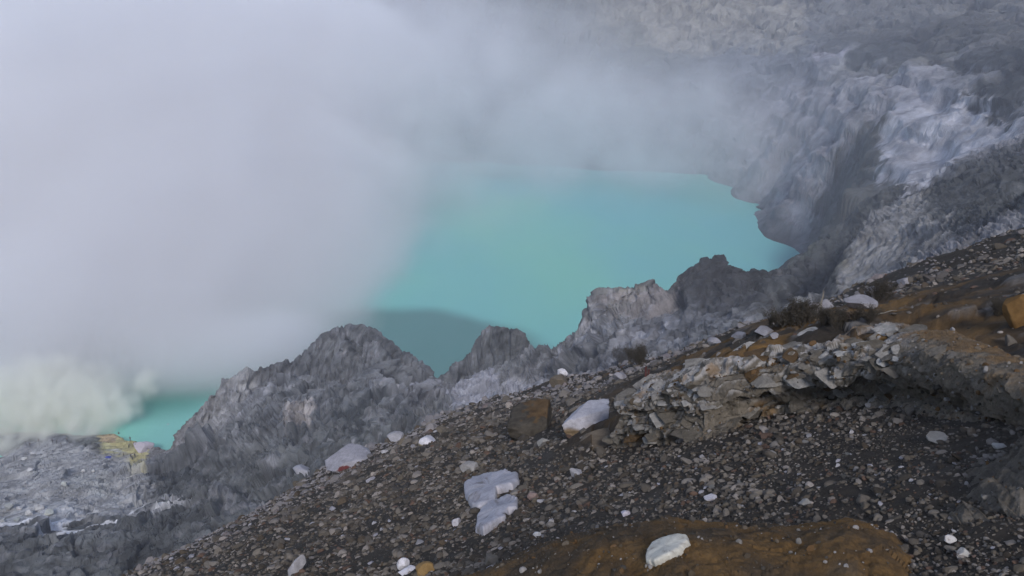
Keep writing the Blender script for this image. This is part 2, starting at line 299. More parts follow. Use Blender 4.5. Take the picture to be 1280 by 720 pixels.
        for k in range(len(pw)):
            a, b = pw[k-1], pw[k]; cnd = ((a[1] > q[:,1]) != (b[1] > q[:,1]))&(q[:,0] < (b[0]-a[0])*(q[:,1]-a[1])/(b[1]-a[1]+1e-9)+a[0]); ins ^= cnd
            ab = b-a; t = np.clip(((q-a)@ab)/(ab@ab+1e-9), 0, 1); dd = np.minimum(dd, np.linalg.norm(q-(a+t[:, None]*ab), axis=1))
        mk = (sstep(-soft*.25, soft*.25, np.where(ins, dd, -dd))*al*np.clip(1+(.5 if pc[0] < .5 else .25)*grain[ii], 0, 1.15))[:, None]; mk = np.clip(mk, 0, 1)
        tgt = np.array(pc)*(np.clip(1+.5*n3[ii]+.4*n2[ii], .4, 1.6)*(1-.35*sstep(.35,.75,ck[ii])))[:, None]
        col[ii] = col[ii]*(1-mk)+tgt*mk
    bpy.data.objects.remove(o)
    o = mesh_obj('crater_terrain', V, grid_faces(len(r), len(az)), m, False, np.clip(col, .02, .75)); tag(o, kind='structure')
    return o
make_terrain()

# ------------------------------------------------------------------ lake
def make_lake():
    xs = np.linspace(-600, 400, 60); ys = np.linspace(200, 950, 60); X, Y = np.meshgrid(xs, ys)
    V = np.column_stack([X.ravel(), Y.ravel(), np.zeros(X.size)])
    m = bpy.data.materials.new('acid_lake_water'); m.use_nodes = True; N = m.node_tree.nodes; L = m.node_tree.links; b = N['Principled BSDF']
    b.inputs['Roughness'].default_value = .5; b.inputs['Specular IOR Level'].default_value = .22
    g = N.new('ShaderNodeNewGeometry'); n = N.new('ShaderNodeTexNoise'); n.inputs['Scale'].default_value = .006; n.inputs['Detail'].default_value = 4
    mp = N.new('ShaderNodeMapping'); mp.inputs['Scale'].default_value = (1, .55, 1); L.new(g.outputs['Position'], mp.inputs[0]); L.new(mp.outputs[0], n.inputs['Vector'])
    r = N.new('ShaderNodeValToRGB'); r.color_ramp.elements[0].position = .42; r.color_ramp.elements[0].color = (.175,.47,.48,1)
    r.color_ramp.elements[1].position = .6; r.color_ramp.elements[1].color = (.20,.52,.43,1); L.new(n.outputs[0], r.inputs[0])
    # darker, duller water colour off the near shore: a soft-edged patch at its own place on the lake
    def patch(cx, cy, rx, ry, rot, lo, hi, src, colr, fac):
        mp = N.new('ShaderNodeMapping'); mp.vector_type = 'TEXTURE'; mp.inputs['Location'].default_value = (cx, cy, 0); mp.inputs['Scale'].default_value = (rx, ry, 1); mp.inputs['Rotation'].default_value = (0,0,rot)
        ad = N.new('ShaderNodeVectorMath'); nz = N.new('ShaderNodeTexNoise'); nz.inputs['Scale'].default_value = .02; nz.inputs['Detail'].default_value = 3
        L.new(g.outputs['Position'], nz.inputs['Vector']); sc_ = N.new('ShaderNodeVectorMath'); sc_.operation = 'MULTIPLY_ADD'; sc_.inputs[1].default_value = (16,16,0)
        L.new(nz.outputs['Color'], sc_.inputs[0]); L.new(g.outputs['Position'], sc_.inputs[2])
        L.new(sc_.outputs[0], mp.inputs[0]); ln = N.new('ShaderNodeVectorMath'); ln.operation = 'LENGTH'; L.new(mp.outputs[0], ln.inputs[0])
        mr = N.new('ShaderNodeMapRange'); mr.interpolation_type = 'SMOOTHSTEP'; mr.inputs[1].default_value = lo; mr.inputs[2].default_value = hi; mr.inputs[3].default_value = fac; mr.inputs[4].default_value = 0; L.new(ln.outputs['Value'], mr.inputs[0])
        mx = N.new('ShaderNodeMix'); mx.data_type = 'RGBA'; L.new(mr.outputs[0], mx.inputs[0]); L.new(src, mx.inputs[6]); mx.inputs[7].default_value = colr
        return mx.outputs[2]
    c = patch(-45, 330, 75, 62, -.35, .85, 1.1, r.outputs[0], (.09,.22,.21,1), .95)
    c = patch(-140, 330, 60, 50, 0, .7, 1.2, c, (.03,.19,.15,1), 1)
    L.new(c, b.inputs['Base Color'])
    w = N.new('ShaderNodeTexNoise'); w.inputs['Scale'].default_value = .5; w.inputs['Detail'].default_value = 5; L.new(g.outputs['Position'], w.inputs['Vector'])
    bp = N.new('ShaderNodeBump'); bp.inputs['Strength'].default_value = .3; bp.inputs['Distance'].default_value = .4; L.new(w.outputs[0], bp.inputs['Height']); L.new(bp.outputs[0], b.inputs['Normal'])
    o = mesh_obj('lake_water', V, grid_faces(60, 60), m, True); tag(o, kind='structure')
make_lake()
# ------------------------------------------------------------------ near slope
PN = np.array([.2013, -.04*(-sp)*0, 0.])      # (filled below)
_nr, _nu, _nf = .2013, -.5325, -.04            # plane normal in camera right / up / forward
PN = np.array([_nr, _nu*sp+_nf*cp, _nu*cp-_nf*sp])   # PN . (P-C) = 1
def plane_z(x, y): return CZ+(1-PN[0]*x-PN[1]*y)/PN[2]
edge_px = [(-200,850),(0,775),(90,742),(170,710),(260,668),(350,622),(400,588),(450,560),(500,548),(560,512),(640,492),(700,472),(760,463),(810,455),(870,432),(930,412),(1000,392),(1060,375),(1110,347),(1160,330),(1220,310),(1290,287),(1400,250),(1600,180)]
EDGE = Wa([(a, b, SL(a, b)) for a, b in edge_px])
raise_pts = [  # px, py, depth on the ground that lies above the ledge
 (785,508,12.0),(840,480,11.0),(900,457,10.3),(960,440,10.0),(1040,434,9.2),(1110,436,8.5),(1180,462,7.2),(1250,505,6.1),(1330,540,5.3),
 (850,450,17),(900,432,16),(960,415,15),(1030,405,13),(1100,398,11.5),(1160,392,10.5),(1240,400,9),(1240,440,7.8),(1180,425,8.6),
 (960,398,21),(1000,393,21),(1060,385,20),(1120,365,18),(1180,350,17),(1240,340,15),(1290,330,14),(1200,318,20),(1290,295,19),(1150,335,20),
 (700,490,30),(760,485,22),(800,470,19)]
zero_px = [(770,560),(830,570),(880,572),(960,542),(1040,532),(1110,535),(1170,548),(1230,585),(1280,640),(760,520),(720,540),(640,520),(560,560),(400,640),(300,700),(500,650),(640,640),(800,620),(950,600),(1050,600),(1150,620),(1200,700),(900,700),(640,718),(300,860),(100,900),(1280,760),(700,900),(1000,900),(1300,1000)]
_q = Wa(raise_pts); _o = _q[:, 2]-plane_z(_q[:,0], _q[:,1])
_z = Wa([(a, b, SL(a, b)) for a, b in zero_px])
_xy = np.concatenate([_q[:, :2], _z[:, :2], [(0,-6),(8,-5),(-8,-5),(-20,0),(25,5),(-30,20)]]); _ov = np.concatenate([_o, np.zeros(len(_z)), [0,0,0,0,.5,0]])
nfit = rbf_fit(_xy/1.0*10, _ov)
def edge_dist(xy): return chunked(_edge_dist, np.asarray(xy))
def _edge_dist(xy):
    dm = np.full(len(xy), 1e9); sd = np.zeros(len(xy))
    for k in range(len(EDGE)-1):
        a, b = EDGE[k, :2], EDGE[k+1, :2]; ab = b-a; t = np.clip(((xy-a)@ab)/(ab@ab), 0, 1)
        d = np.linalg.norm(xy-(a+t[:, None]*ab), axis=1); cr = ab[0]*(xy[:,1]-a[1])-ab[1]*(xy[:,0]-a[0]); m = d < dm-1e-6
        dm = np.where(m, d, dm); sd = np.where(m, np.sign(cr), sd)
    az = np.arctan2(xy[:,0], xy[:,1]); ea = np.arctan2(EDGE[:,0], EDGE[:,1]); er = np.interp(az, ea, np.hypot(EDGE[:,0], EDGE[:,1]))
    return dm*np.where((np.hypot(xy[:,0], xy[:,1]) > er)&(np.abs(az) < 1.45), 1, -1)
LEDGE_B = Wa([(740,575,12.8),(768,556,12.1),(820,560,11.0),(880,556,9.9),(960,524,9.9),(1040,512,9.1),(1120,514,8.0),(1190,524,7.0),(1300,575,5.7),(1500,700,4.2)])
def near_z(xy):
    z = plane_z(xy[:,0], xy[:,1])
    r = np.linalg.norm(xy, axis=1)
    off = rbf_eval(nfit, np.asarray(xy)*10.0); off = np.clip(off, -.1, 4)*sstep(60, 35, r)
    azl = np.arctan2(xy[:,0], xy[:,1]); la = np.arctan2(LEDGE_B[:,0], LEDGE_B[:,1]); lr = np.interp(azl, la, np.hypot(LEDGE_B[:,0], LEDGE_B[:,1]))
    k = np.where(azl > la[0], sstep(.25, .8, r-lr), 1.0); off = off*k
    p = np.column_stack([xy, np.zeros(len(xy))]); e = edge_dist(xy+np.column_stack([fbm(p, 4, 3), fbm(p, 4, 3, off=5)])*.8)
    amp = np.clip(r/12, .25, 2.2)
    n = fbm(p, 2.6, 4, off=2)*.16*amp+fbm(p, .5, 3, off=6)*.035
    f, _ = facets(p, 1.3, off=3); n += (f*.16+.07*saw((xy[:,1]*.9-xy[:,0]*.35)/.9+1.2*fbm(p, 1.5, 4, off=19))+.10*facets(p, .5, off=5)[0]+.16*fbm(p, 1.0, 5, off=23, ridged=True, gain=.6)-.06)*np.clip(off*2-.1, 0, 1)
    drop = np.maximum(e, 0); drop = np.where(drop < 2, drop**2*.35, 1.4+(drop-2)*1.45)
    return z+off+n*.8-drop*(1+.12*fbm(p, 5, 3, off=12)), off, e
def make_near():
    az = np.radians(np.concatenate([np.linspace(-180, -52, 60)[:-1], np.linspace(-52, 45, 900), np.linspace(45, 180, 60)[1:]]))
    r = np.exp(np.linspace(math.log(.4), math.log(95), 760))
    R, A = np.meshgrid(r, az, indexing='ij'); xy = np.column_stack([(R*np.sin(A)).ravel(), (R*np.cos(A)).ravel()])
    z, off, e = near_z(xy); p = np.column_stack([xy, z])
    z = z+fbm(p, .12, 3, off=18)*.012
    s = np.column_stack([xy[:,0]*.25+xy[:,1]*.1, xy[:,1], z*2.5])
    n1 = fbm(p, 1.7, 5, off=11); n2 = fbm(s, .5, 4, off=13)
    brown = np.array([.042,.035,.029]); ochre = np.array([.125,.074,.030]); grey = np.array([.055,.052,.05]); pale = np.array([.24,.23,.23])
    up = sstep(.12, .45, off); o1 = (up*sstep(-.05, .3, n1+.15))[:, None]
    c = brown*(1-o1)+ochre*o1; g = sstep(.0, .4, fbm(p, .9, 4, off=15))[:, None]*.5; c = c*(1-g)+grey*g
    pl = (up*sstep(.22, .42, n2))[:, None]*.6; c = c*(1-pl)+pale*pl
    c = c*(1+.35*n1[:, None]); dr = sstep(3, 9, e)[:, None]; c = c*(1-dr)+np.array([.16,.16,.17])*dr
    m = rockmat('slope_earth', scale=3.5, bump=.8, vary=.45, dist=.05)
    o = mesh_obj('near_slope', np.column_stack([xy, z]), grid_faces(len(r), len(az)), m, True, np.clip(c, .02, .6)); tag(o, kind='structure')
    return o
near_o = make_near()
far_o = bpy.data.objects['crater_terrain']
bpy.context.view_layer.update()
CAM = Vector((0, 0, CZ))
def hit(px, py, which=None):
    d = (Vector(W(px, py, 1))-CAM).normalized(); best = None
    for o in ([near_o, far_o] if which is None else [which]):
        ok, loc, nrm, _ = o.ray_cast(CAM, d)
        if ok and (best is None or (loc-CAM).length < (best[0]-CAM).length): best = (loc, nrm)
    if best is None: return Vector(W(px, py, 20)), Vector((0,0,1)), 20
    dep = (best[0]-CAM).dot(Vector((0, cp, -sp)))
    return best[0], best[1], dep

def ico(n):
    t = (1+5**.5)/2; v = [(-1,t,0),(1,t,0),(-1,-t,0),(1,-t,0),(0,-1,t),(0,1,t),(0,-1,-t),(0,1,-t),(t,0,-1),(t,0,1),(-t,0,-1),(-t,0,1)]
    f = [(0,11,5),(0,5,1),(0,1,7),(0,7,10),(0,10,11),(1,5,9),(5,11,4),(11,10,2),(10,7,6),(7,1,8),(3,9,4),(3,4,2),(3,2,6),(3,6,8),(3,8,9),(4,9,5),(2,4,11),(6,2,10),(8,6,7),(9,8,1)]
    v = [np.array(q)/np.linalg.norm(q) for q in v]
    for _ in range(n):
        c = {}; nf = []
        def mid(a, b):
            k = (min(a,b), max(a,b))
            if k not in c: m = v[a]+v[b]; v.append(m/np.linalg.norm(m)); c[k] = len(v)-1
            return c[k]
        for a, b, d in f: x, y, z = mid(a,b), mid(b,d), mid(d,a); nf += [(a,x,z),(b,y,x),(d,z,y),(x,y,z)]
        f = nf
    return np.array(v), np.array(f)
I0, I1, I4 = ico(0), ico(1), ico(4)
def rock_shape(seed, dims, cuts=14, rough=.05, base=I4, boxy=0):
    r = np.random.default_rng(seed); v = base[0].copy()
    if boxy:
        v *= 1.35
        for ax in range(3):
            for sg in (-1, 1):
                n = r.normal(size=3)*.12; n[ax] = sg; n /= np.linalg.norm(n); k = np.maximum(v@n-boxy*r.uniform(.85, 1.1), 0); v -= k[:, None]*n
    for _ in range(cuts):
        n = r.normal(size=3); n /= np.linalg.norm(n); d = r.uniform(.5, .88); k = np.maximum(v@n-d, 0); v -= k[:, None]*n
    v = v*(1+rough*(fbm(v*1.0, .55, 4, ridged=True, off=seed*.37)[:, None]))
    v += rough*.35*fbm(v, .16, 3, off=seed)[:, None]*v
    return v*np.array(dims)
# ---- lofted rock bodies
def resample(poly, n):
    a = np.asarray(poly, float); s = np.concatenate([[0], np.cumsum(np.linalg.norm(np.diff(a[:, :2], axis=0), axis=1))]); t = np.linspace(0, s[-1], n)
    return np.column_stack([np.interp(t, s, a[:, k]) for k in range(a.shape[1])])
def loft(name, rows, nc, per, disp, mat, colfn, smooth=False):
    R = np.stack([resample(Wa([q for q in r]), nc) for r in rows])          # control rows, world space
    nr = len(rows); T = np.linspace(0, nr-1, per*(nr-1)+1); G = []
    for t in T:
        i = min(int(t), nr-2); f = t-i; p0, p1, p2, p3 = R[max(i-1,0)], R[i], R[i+1], R[min(i+2,nr-1)]
        G.append(.5*((2*p1)+(-p0+p2)*f+(2*p0-5*p1+4*p2-p3)*f*f+(-p0+3*p1-3*p2+p3)*f**3))
    G = np.stack(G); du = np.gradient(G, axis=1); dv = np.gradient(G, axis=0); N = np.cross(du, dv); N /= np.linalg.norm(N, axis=2)[..., None]+1e-9
    if (N[len(T)//2].mean(0)[2] < 0): N = -N
    P0 = G.reshape(-1, 3); row = np.repeat(T, nc); d = disp(P0, row); V = P0+N.reshape(-1, 3)*d[:, None]
    c = colfn(V, row, d)
    return mesh_obj(name, V, grid_faces(len(T), nc), mat, smooth, np.clip(c, .015, .7))
m_ledge = rockmat('ledge_stone', scale=9, bump=1.0, vary=.5, dist=.03)
m_earth = rockmat('ochre_earth', scale=14, bump=.7, vary=.38, dist=.015)
def stria(p): return np.column_stack([p[:,0]*1.0+p[:,2]*.5, p[:,1]*.6, p[:,2]*.35])
def ledge_t(p): return p[:,2]*.85-p[:,0]*.42+p[:,1]*.25
def ledge_disp(p, row):
    pale = sstep(.53, .45, p[:,0]/p[:,1]); q = np.column_stack([p[:,0]+.6*p[:,2], p[:,2]*1.4]); t = ledge_t(p); nn = fbm(p, .5, 4, off=2)
    a = saw(t/.34+.7*nn, .85); b = saw(t/.11+1.6*nn+.5*fbm(p, .2, 3)); f1, e1 = facets(q, .42); f2, e2 = facets(q, .15, off=3)
    return (.45+.55*pale)*(.12*fbm(p, 1.2, 3, ridged=True)+.13*a+.045*b)+.03*fbm(p, .12, 5, gain=.7)-.05
def ledge_col(V, row, d):
    t = ledge_t(V); nn = fbm(V, .5, 4, off=2); b = saw(t/.11+1.6*nn+.5*fbm(V, .2, 3)); n2 = fbm(V, .5, 5, off=8); n3 = fbm(V, .10, 5, off=9, gain=.75); pale = sstep(.54, .46, V[:,0]/V[:,1])
    c = np.repeat(np.array([[.135,.118,.098]]), len(V), 0)*(1+.5*n2+.6*n3)[:, None]
    k = sstep(-.1, .4, b+.55*n3+.5*n2+.45*sstep(3.2,3.9,row)-.15)*sstep(1.9, 2.9, row+.8*n2)*pale; c = c*(1-.85*k[:, None])+np.array([.34,.325,.32])*.85*k[:, None]
    o = sstep(.10, .42, n2+.3*n3+.22*sstep(4.1,4.8,row)+.22*(1-pale)*sstep(3.4,4.2,row))*.7; c = c*(1-o[:, None])+np.array([.15,.088,.036])*o[:, None]
    return c
ledge_rows = [
 [(760,600,12.2),(880,600,10.2),(960,580,10.1),(1040,570,9.2),(1120,580,8.1),(1190,590,7.2),(1300,640,5.9)],
 [(768,556,12.1),(820,560,11.0),(880,556,9.9),(960,524,9.9),(1040,512,9.1),(1120,514,8.0),(1190,524,7.0),(1300,575,5.7)],
 [(770,542,12.05),(820,540,10.95),(880,536,10.0),(960,512,10.25),(1040,496,9.5),(1120,495,8.35),(1190,503,7.25),(1300,545,5.9)],
 [(772,522,11.75),(830,505,10.75),(890,490,9.85),(960,482,9.65),(1040,470,8.95),(1110,462,8.05),(1190,474,7.0),(1300,515,5.75)],
 [(774,508,11.85),(835,478,10.8),(900,457,10.0),(960,440,9.75),(1040,433,9.0),(1112,432,8.25),(1185,440,7.25),(1300,488,5.85)],
 [(800,490,13.5),(860,462,12.3),(920,445,11.3),(975,428,11.0),(1045,420,10.2),(1115,416,9.5),(1190,420,8.3),(1310,465,6.6)],
 [(810,505,14.5),(880,480,13.3),(940,462,12.3),(990,450,12.0),(1055,445,11.2),(1125,440,10.5),(1200,445,9.2),(1320,480,7.5)]]
o = loft('rock_ledge', ledge_rows, 900, 42, ledge_disp, m_ledge, ledge_col)
def add_plates(o, count, seed):
    me = o.data; n = len(me.vertices); V0 = np.empty(n*3, np.float32); me.vertices.foreach_get('co', V0); V0 = V0.reshape(-1, 3)
    C0 = np.empty(n*4, np.float32); me.color_attributes['Col'].data.foreach_get('color', C0); C0 = C0.reshape(-1, 4)[:, :3]
    F0 = np.empty(len(me.polygons)*4, np.int32); me.polygons.foreach_get('vertices', F0); F0 = F0.reshape(-1, 4)
    R = np.random.default_rng(seed); row = np.arange(n)//900; T_ = row/42.0; rat = V0[:,0]/V0[:,1]
    cand = np.nonzero((T_ > 1.3)&(T_ < 4.9)&(fbm(V0, .8, 3, off=3) > -.5))[0]; w_ = np.where(rat[cand] < .5, 1.0, .06); pick = R.choice(cand, count, replace=False, p=w_/w_.sum())
    B = [rock_shape(700+i, (1,1,1), 9, .10, I3_, boxy=.8) for i in range(10)]; VV, FF, CC_ = [V0], [np.concatenate([F0[:, [0,1,2]], F0[:, [0,2,3]]])], [C0]; base = n
    for q in pick:
        L_ = min(.30, .06*math.exp(R.normal(.5, .6)))*(V0[q,1]/9.5); hh = L_*R.uniform(.10, .24); b = B[R.integers(0, 10)]*np.array([L_, L_*R.uniform(.5, .9), hh])*.75
        ty = -(.36+R.normal(0, .13)); tx = R.normal(.15, .15); tz = R.normal(.1, .35)
        cy_, sy_ = math.cos(ty), math.sin(ty); b = b@np.array([[cy_,0,sy_],[0,1,0],[-sy_,0,cy_]]).T
        cx_, sx_ = math.cos(tx), math.sin(tx); b = b@np.array([[1,0,0],[0,cx_,-sx_],[0,sx_,cx_]]).T
        cz_, sz_ = math.cos(tz), math.sin(tz); b = b@np.array([[cz_,-sz_,0],[sz_,cz_,0],[0,0,1]]).T
        v = b+V0[q]+np.array([0, L_*.12, -hh*.2]); t_ = T_[q]; pl = R.uniform(0, 1)*(1 if rat[q] < .5 else .4)*(.55 if t_ < 2.4 else 1.0)
        pl = pl**1.5; c = np.array([.10,.088,.073])*(1-pl)+np.array([.34,.33,.325])*pl
        if R.random() < .10: c = np.array([.085,.055,.03])
        topk = (.75+.5*sstep(-.3*hh, .5*hh, b[:,2]))[:, None]*0+1
        VV.append(v); FF.append(I3_[1]+base) if False else FF.append(np.asarray(I3F)+base); CC_.append(np.repeat(c[None], len(v), 0)*(1+.35*fbm(v, .06, 3)[:, None])*topk); base += len(v)
    col_, mat_, nm = np.clip(np.concatenate(CC_), .015, .6), me.materials[0], o.name
    bpy.data.objects.remove(o); return mesh_obj('rock_ledge', np.concatenate(VV), np.concatenate(FF), mat_, False, col_)
I3_ = ico(2); I3F = I3_[1]
o = add_plates(o, 420, 4); tag(o, 'long brown and grey rock ledge with pale striated lip overhanging the gravel', 'rock ledge')
def mound_disp(p, row): return -.015*sstep(.80,.97,1-2*np.abs(fbm(p,.7,4,off=12)))+.02*saw((p[:,2]*.8+p[:,0]*.15)/.09+1.5*fbm(p,.5,3,off=14), .5)*sstep(0,.4,fbm(p,.6,3,off=15))+.012*fbm(p,.05,3,off=17,gain=.7)+.05*fbm(p, .8, 4)+.018*fbm(p, .18, 4, off=3)+.004*fbm(p, .03, 2)+.015*facets(p, .3)[0]
def mound_col(V, row, d):
    n = fbm(V, .45, 5, off=8); n2 = fbm(V, .09, 4, off=9, gain=.7); o = sstep(-.25, .4, n+.2*sstep(0,1.5,V[:,0]))[:, None]
    c = np.array([.055,.041,.028])*(1-o)+np.array([.115,.068,.028])*o; g = sstep(.2,.5,fbm(V,.3,4,off=19))[:, None]*.5
    return (c*(1-g)+np.array([.07,.06,.048])*g)*(1+.5*n2[:, None])
mound_rows = [
 [(560,760,6.9),(690,705,6.9),(760,690,6.7),(850,680,6.6),(920,680,6.4),(1000,685,6.2),(1060,680,6.0),(1130,700,5.8),(1260,760,5.4)],
 [(570,726,6.4),(680,681,6.2),(760,662,6.05),(850,650,5.9),(920,656,5.7),(1000,659,5.5),(1060,650,5.4),(1120,664,5.2),(1215,726,4.9)],
 [(570,730,5.9),(680,688,5.6),(760,668,5.35),(850,655,5.15),(920,662,5.0),(1000,663,4.9),(1060,655,4.8),(1115,670,4.7),(1205,735,4.5)],
 [(585,760,5.4),(700,720,5.0),(770,700,4.8),(850,690,4.6),(920,692,4.5),(1000,695,4.4),(1060,693,4.3),(1110,705,4.25),(1190,750,4.2)],
 [(580,800,5.0),(690,780,4.5),(770,765,4.3),(850,760,4.1),(920,760,4.0),(1000,765,3.9),(1060,770,3.85),(1110,775,3.8),(1180,800,3.9)],
 [(580,850,4.7),(690,860,4.2),(770,860,3.9),(850,870,3.7),(920,880,3.6),(1000,880,3.55),(1060,880,3.5),(1110,880,3.5),(1180,880,3.6)],
 [(580,960,4.4),(690,980,3.9),(770,990,3.7),(850,1000,3.5),(920,1010,3.4),(1000,1010,3.4),(1060,1010,3.4),(1110,1000,3.4),(1180,980,3.5)]]
o = loft('earth_mound', mound_rows, 420, 26, mound_disp, m_earth, mound_col)
tag(o, 'smooth ochre and brown earth mound in the foreground carrying a pale stone', 'mound')
bould_rows = [
 [(1150,690,6.0),(1200,650,6.0),(1240,610,6.0),(1290,570,5.9),(1360,520,5.8)],
 [(1165,662,5.3),(1198,618,5.4),(1228,588,5.4),(1272,560,5.4),(1350,505,5.3)],
 [(1170,668,5.0),(1203,632,5.0),(1240,602,4.95),(1290,575,4.9),(1365,525,4.8)],
 [(1172,672,4.85),(1212,655,4.75),(1250,640,4.65),(1305,620,4.5),(1380,580,4.4)],
 [(1176,680,4.8),(1216,680,4.65),(1255,685,4.5),(1310,695,4.25),(1390,690,4.1)],
 [(1180,720,4.75),(1220,730,4.55),(1258,740,4.4),(1315,760,4.1),(1400,790,3.9)]]
def bould_disp(p, row): return .07*fbm(p, .6, 5, ridged=True)+.05*facets(np.column_stack([p[:,0],p[:,2]]), .3)[0]+.02*facets(np.column_stack([p[:,0],p[:,2]]), .1)[0]+.03*saw((p[:,2]-p[:,0]*.5)/.13+fbm(p,.4,3))+.012*fbm(p, .06, 3)-.03
def bould_col(V, row, d):
    n = fbm(V, .4, 5, off=8); n2 = fbm(V, .07, 4, off=9, gain=.7); g = sstep(.1,.5,n+.3*n2)[:, None]*.5
    return (np.array([.11,.097,.083])*(1-g)+np.array([.20,.185,.17])*g)*(1+.4*n2[:, None])
o = loft('boulder', bould_rows, 260, 30, bould_disp, m_ledge, bould_col)
tag(o, 'large grey brown boulder with rough sloping face at the right edge beside the gravel', 'boulder')

# ---- rocks
m_rock = rockmat('loose_stone', scale=7, bump=.6, vary=.3, dist=.02)
def colr(V, base, n=.25, sc_=.3, off=0):
    k = 1+1.3*n*fbm(V, sc_, 5, off=off, gain=.7)
    if min(base) > .33:      # pale stones carry brown dirt stains
        d = (sstep(.05, .45, fbm(V, sc_*.8, 5, off=off+9, gain=.7))*.75)[:, None]; b = np.asarray(base)[None]*(1-d)+np.array([[.17,.14,.12]])*d; return np.clip(b*k[:, None], .02, .75)
    return np.clip(np.asarray(base)[None]*k[:, None], .02, .75)
def place_rock(name, px, py, wpx, hpx, color, label, cat='rock', group=None, seed=None, yaw=0, tilt=0, depth=.9, sink=.25, cuts=14, rough=.06, colfn=None, which=None, boxy=0):
    seed = seed if seed is not None else int(px*7+py)
    loc, nrm, D = hit(px, py+hpx*.38, which); a = wpx*D/F/2; c = hpx*D/F/2
    V = rock_shape(seed, (a, a*depth, c), cuts, rough, boxy=boxy); ct, s_ = math.cos(tilt), math.sin(tilt)
    V = V@np.array([[ct,0,s_],[0,1,0],[-s_,0,ct]]).T; cy_, sy_ = math.cos(yaw), math.sin(yaw); V = V@np.array([[cy_,-sy_,0],[sy_,cy_,0],[0,0,1]]).T
    cl = colfn(V) if colfn else colr(V, color, sc_=max(a, .02)*.8, off=seed)
    o = mesh_obj(name, V, I4[1], m_rock, False, cl)
    o.data.polygons.foreach_set('use_smooth', np.full(len(o.data.polygons), True))
    o.location = loc+Vector((0, 0, c*(1-2*sink)))
    tag(o, label, cat, group); return o
def slab(name, outline, thick, color, label, seed=0, cat='rock', lift=.0, tiltz=(0,0), group=None, uneven=.04, colfn=None):
    """flat stone: outline traced on the ground where it lies, with real thickness and a worn rim"""
    pts = [hit(a, b)[0] for a, b in outline]; pts = np.array(pts); c0 = pts.mean(0); size = np.linalg.norm(pts-c0, axis=1).mean()
    n = 140; ring = resample(np.vstack([pts, pts[:1]]), n+1)[:n]
    ang = fbm(ring*3, size*.3, 4, off=seed); ring = c0+(ring-c0)*(1+.06*ang[:, None])
    lay = [(1.0,-.6),(1.04,0),(1.03,.55),(1.0,.82),(.94,.98),(.85,1.02),(.7,1.04),(.5,1.05),(.3,1.06),(.12,1.06),(.01,1.06)]
    up = Vector(hit(*outline[0])[1]); up = (up if up.z > 0 else -up).lerp(Vector((0,0,1)), .5).normalized(); up = np.array(up)
    c1 = np.array(hit(sum(a for a, _ in outline)/len(outline), sum(b for _, b in outline)/len(outline))[0])
    V = np.concatenate([c0+(ring-c0)*s+up*(thick*h+lift)+(c1-c0)*max(0, 1-s) for s, h in lay]); nn = fbm(V, size*.5, 5, off=seed+3)
    V = V+up*(nn*uneven*size*2)[:, None]+up*(facets(V, size*.5, off=seed)[0]*uneven*size)[:, None]
    i = np.arange(n); j = (i+1) % n; Fc = np.concatenate([np.stack([k*n+i, k*n+j, (k+1)*n+j, (k+1)*n+i], 1) for k in range(len(lay)-1)])
    o = mesh_obj(name, V-c0, Fc, m_rock, True, colfn(V) if colfn else colr(V, color, .2, size*.5, seed)); o.location = c0
    tag(o, label, cat, group); return o
LW = (.40,.39,.435); LG = (.28,.275,.30); BR = (.12,.10,.08); GR_ = (.22,.215,.21)
slab('rock', [(582,611),(592,601),(612,599),(632,596),(647,597),(648,606),(640,614),(622,618),(620,628),(600,638),(591,637),(583,622)], .10, LW, 'upper of two large white flat rocks lying together on the dark scree', seed=3)
slab('rock', [(596,668),(598,652),(603,643),(618,630),(636,625),(647,630),(646,640),(636,644),(632,650),(622,658),(606,669)], .09, LW, 'lower of two large white flat rocks lying together on the dark scree', seed=5)
def on_mound(): 
    o = bpy.data.objects['earth_mound']; return o
mo = on_mound(); bpy.context.view_layer.update()
_near = near_o; near_o = mo
slab('rock', [(810,706),(811,694),(818,684),(830,677),(848,673),(860,674),(862,682),(852,692),(838,699),(822,706)], .045, (.50,.49,.45), 'oval off-white flat stone on top of the ochre foreground mound', seed=8, uneven=.02)
near_o = _near
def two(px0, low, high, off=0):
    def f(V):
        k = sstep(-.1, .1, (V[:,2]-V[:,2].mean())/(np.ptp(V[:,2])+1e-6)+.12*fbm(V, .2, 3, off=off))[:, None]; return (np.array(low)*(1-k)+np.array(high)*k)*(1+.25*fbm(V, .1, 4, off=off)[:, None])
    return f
place_rock('rock', 662,530, 64,34, BR, 'blocky brown rock with an ochre slanting top near the slope edge', seed=12, depth=1.1, tilt=-.25, cuts=5, boxy=.8, rough=.09, colfn=lambda V: np.where((V[:,2]/np.ptp(V[:,2])+.18*fbm(V,.25,3) > .36)[:, None], colr(V, (.085,.055,.03), .6, .15), colr(V, (.055,.048,.04), .7, .15)), sink=.1)
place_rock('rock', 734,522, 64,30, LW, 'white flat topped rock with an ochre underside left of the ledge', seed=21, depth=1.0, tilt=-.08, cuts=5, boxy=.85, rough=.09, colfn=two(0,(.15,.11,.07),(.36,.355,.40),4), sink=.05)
place_rock('rock', 750,549, 52,24, BR, 'low brown rounded rock just below the white flat topped rock', seed=14, tilt=-.25, depth=1, sink=.2)
place_rock('rock', 681,551, 20,14, GR_, 'small grey rounded stone at the foot of the ochre topped block', seed=15)
place_rock('rock', 703,468, 18,13, (.52,.51,.55), 'small bright white rock perched on the crest of the slope against the lake', seed=16, sink=-.2)
place_rock('rock', 700,476, 30,20, BR, 'brown block under the small white rock on the crest', seed=17)
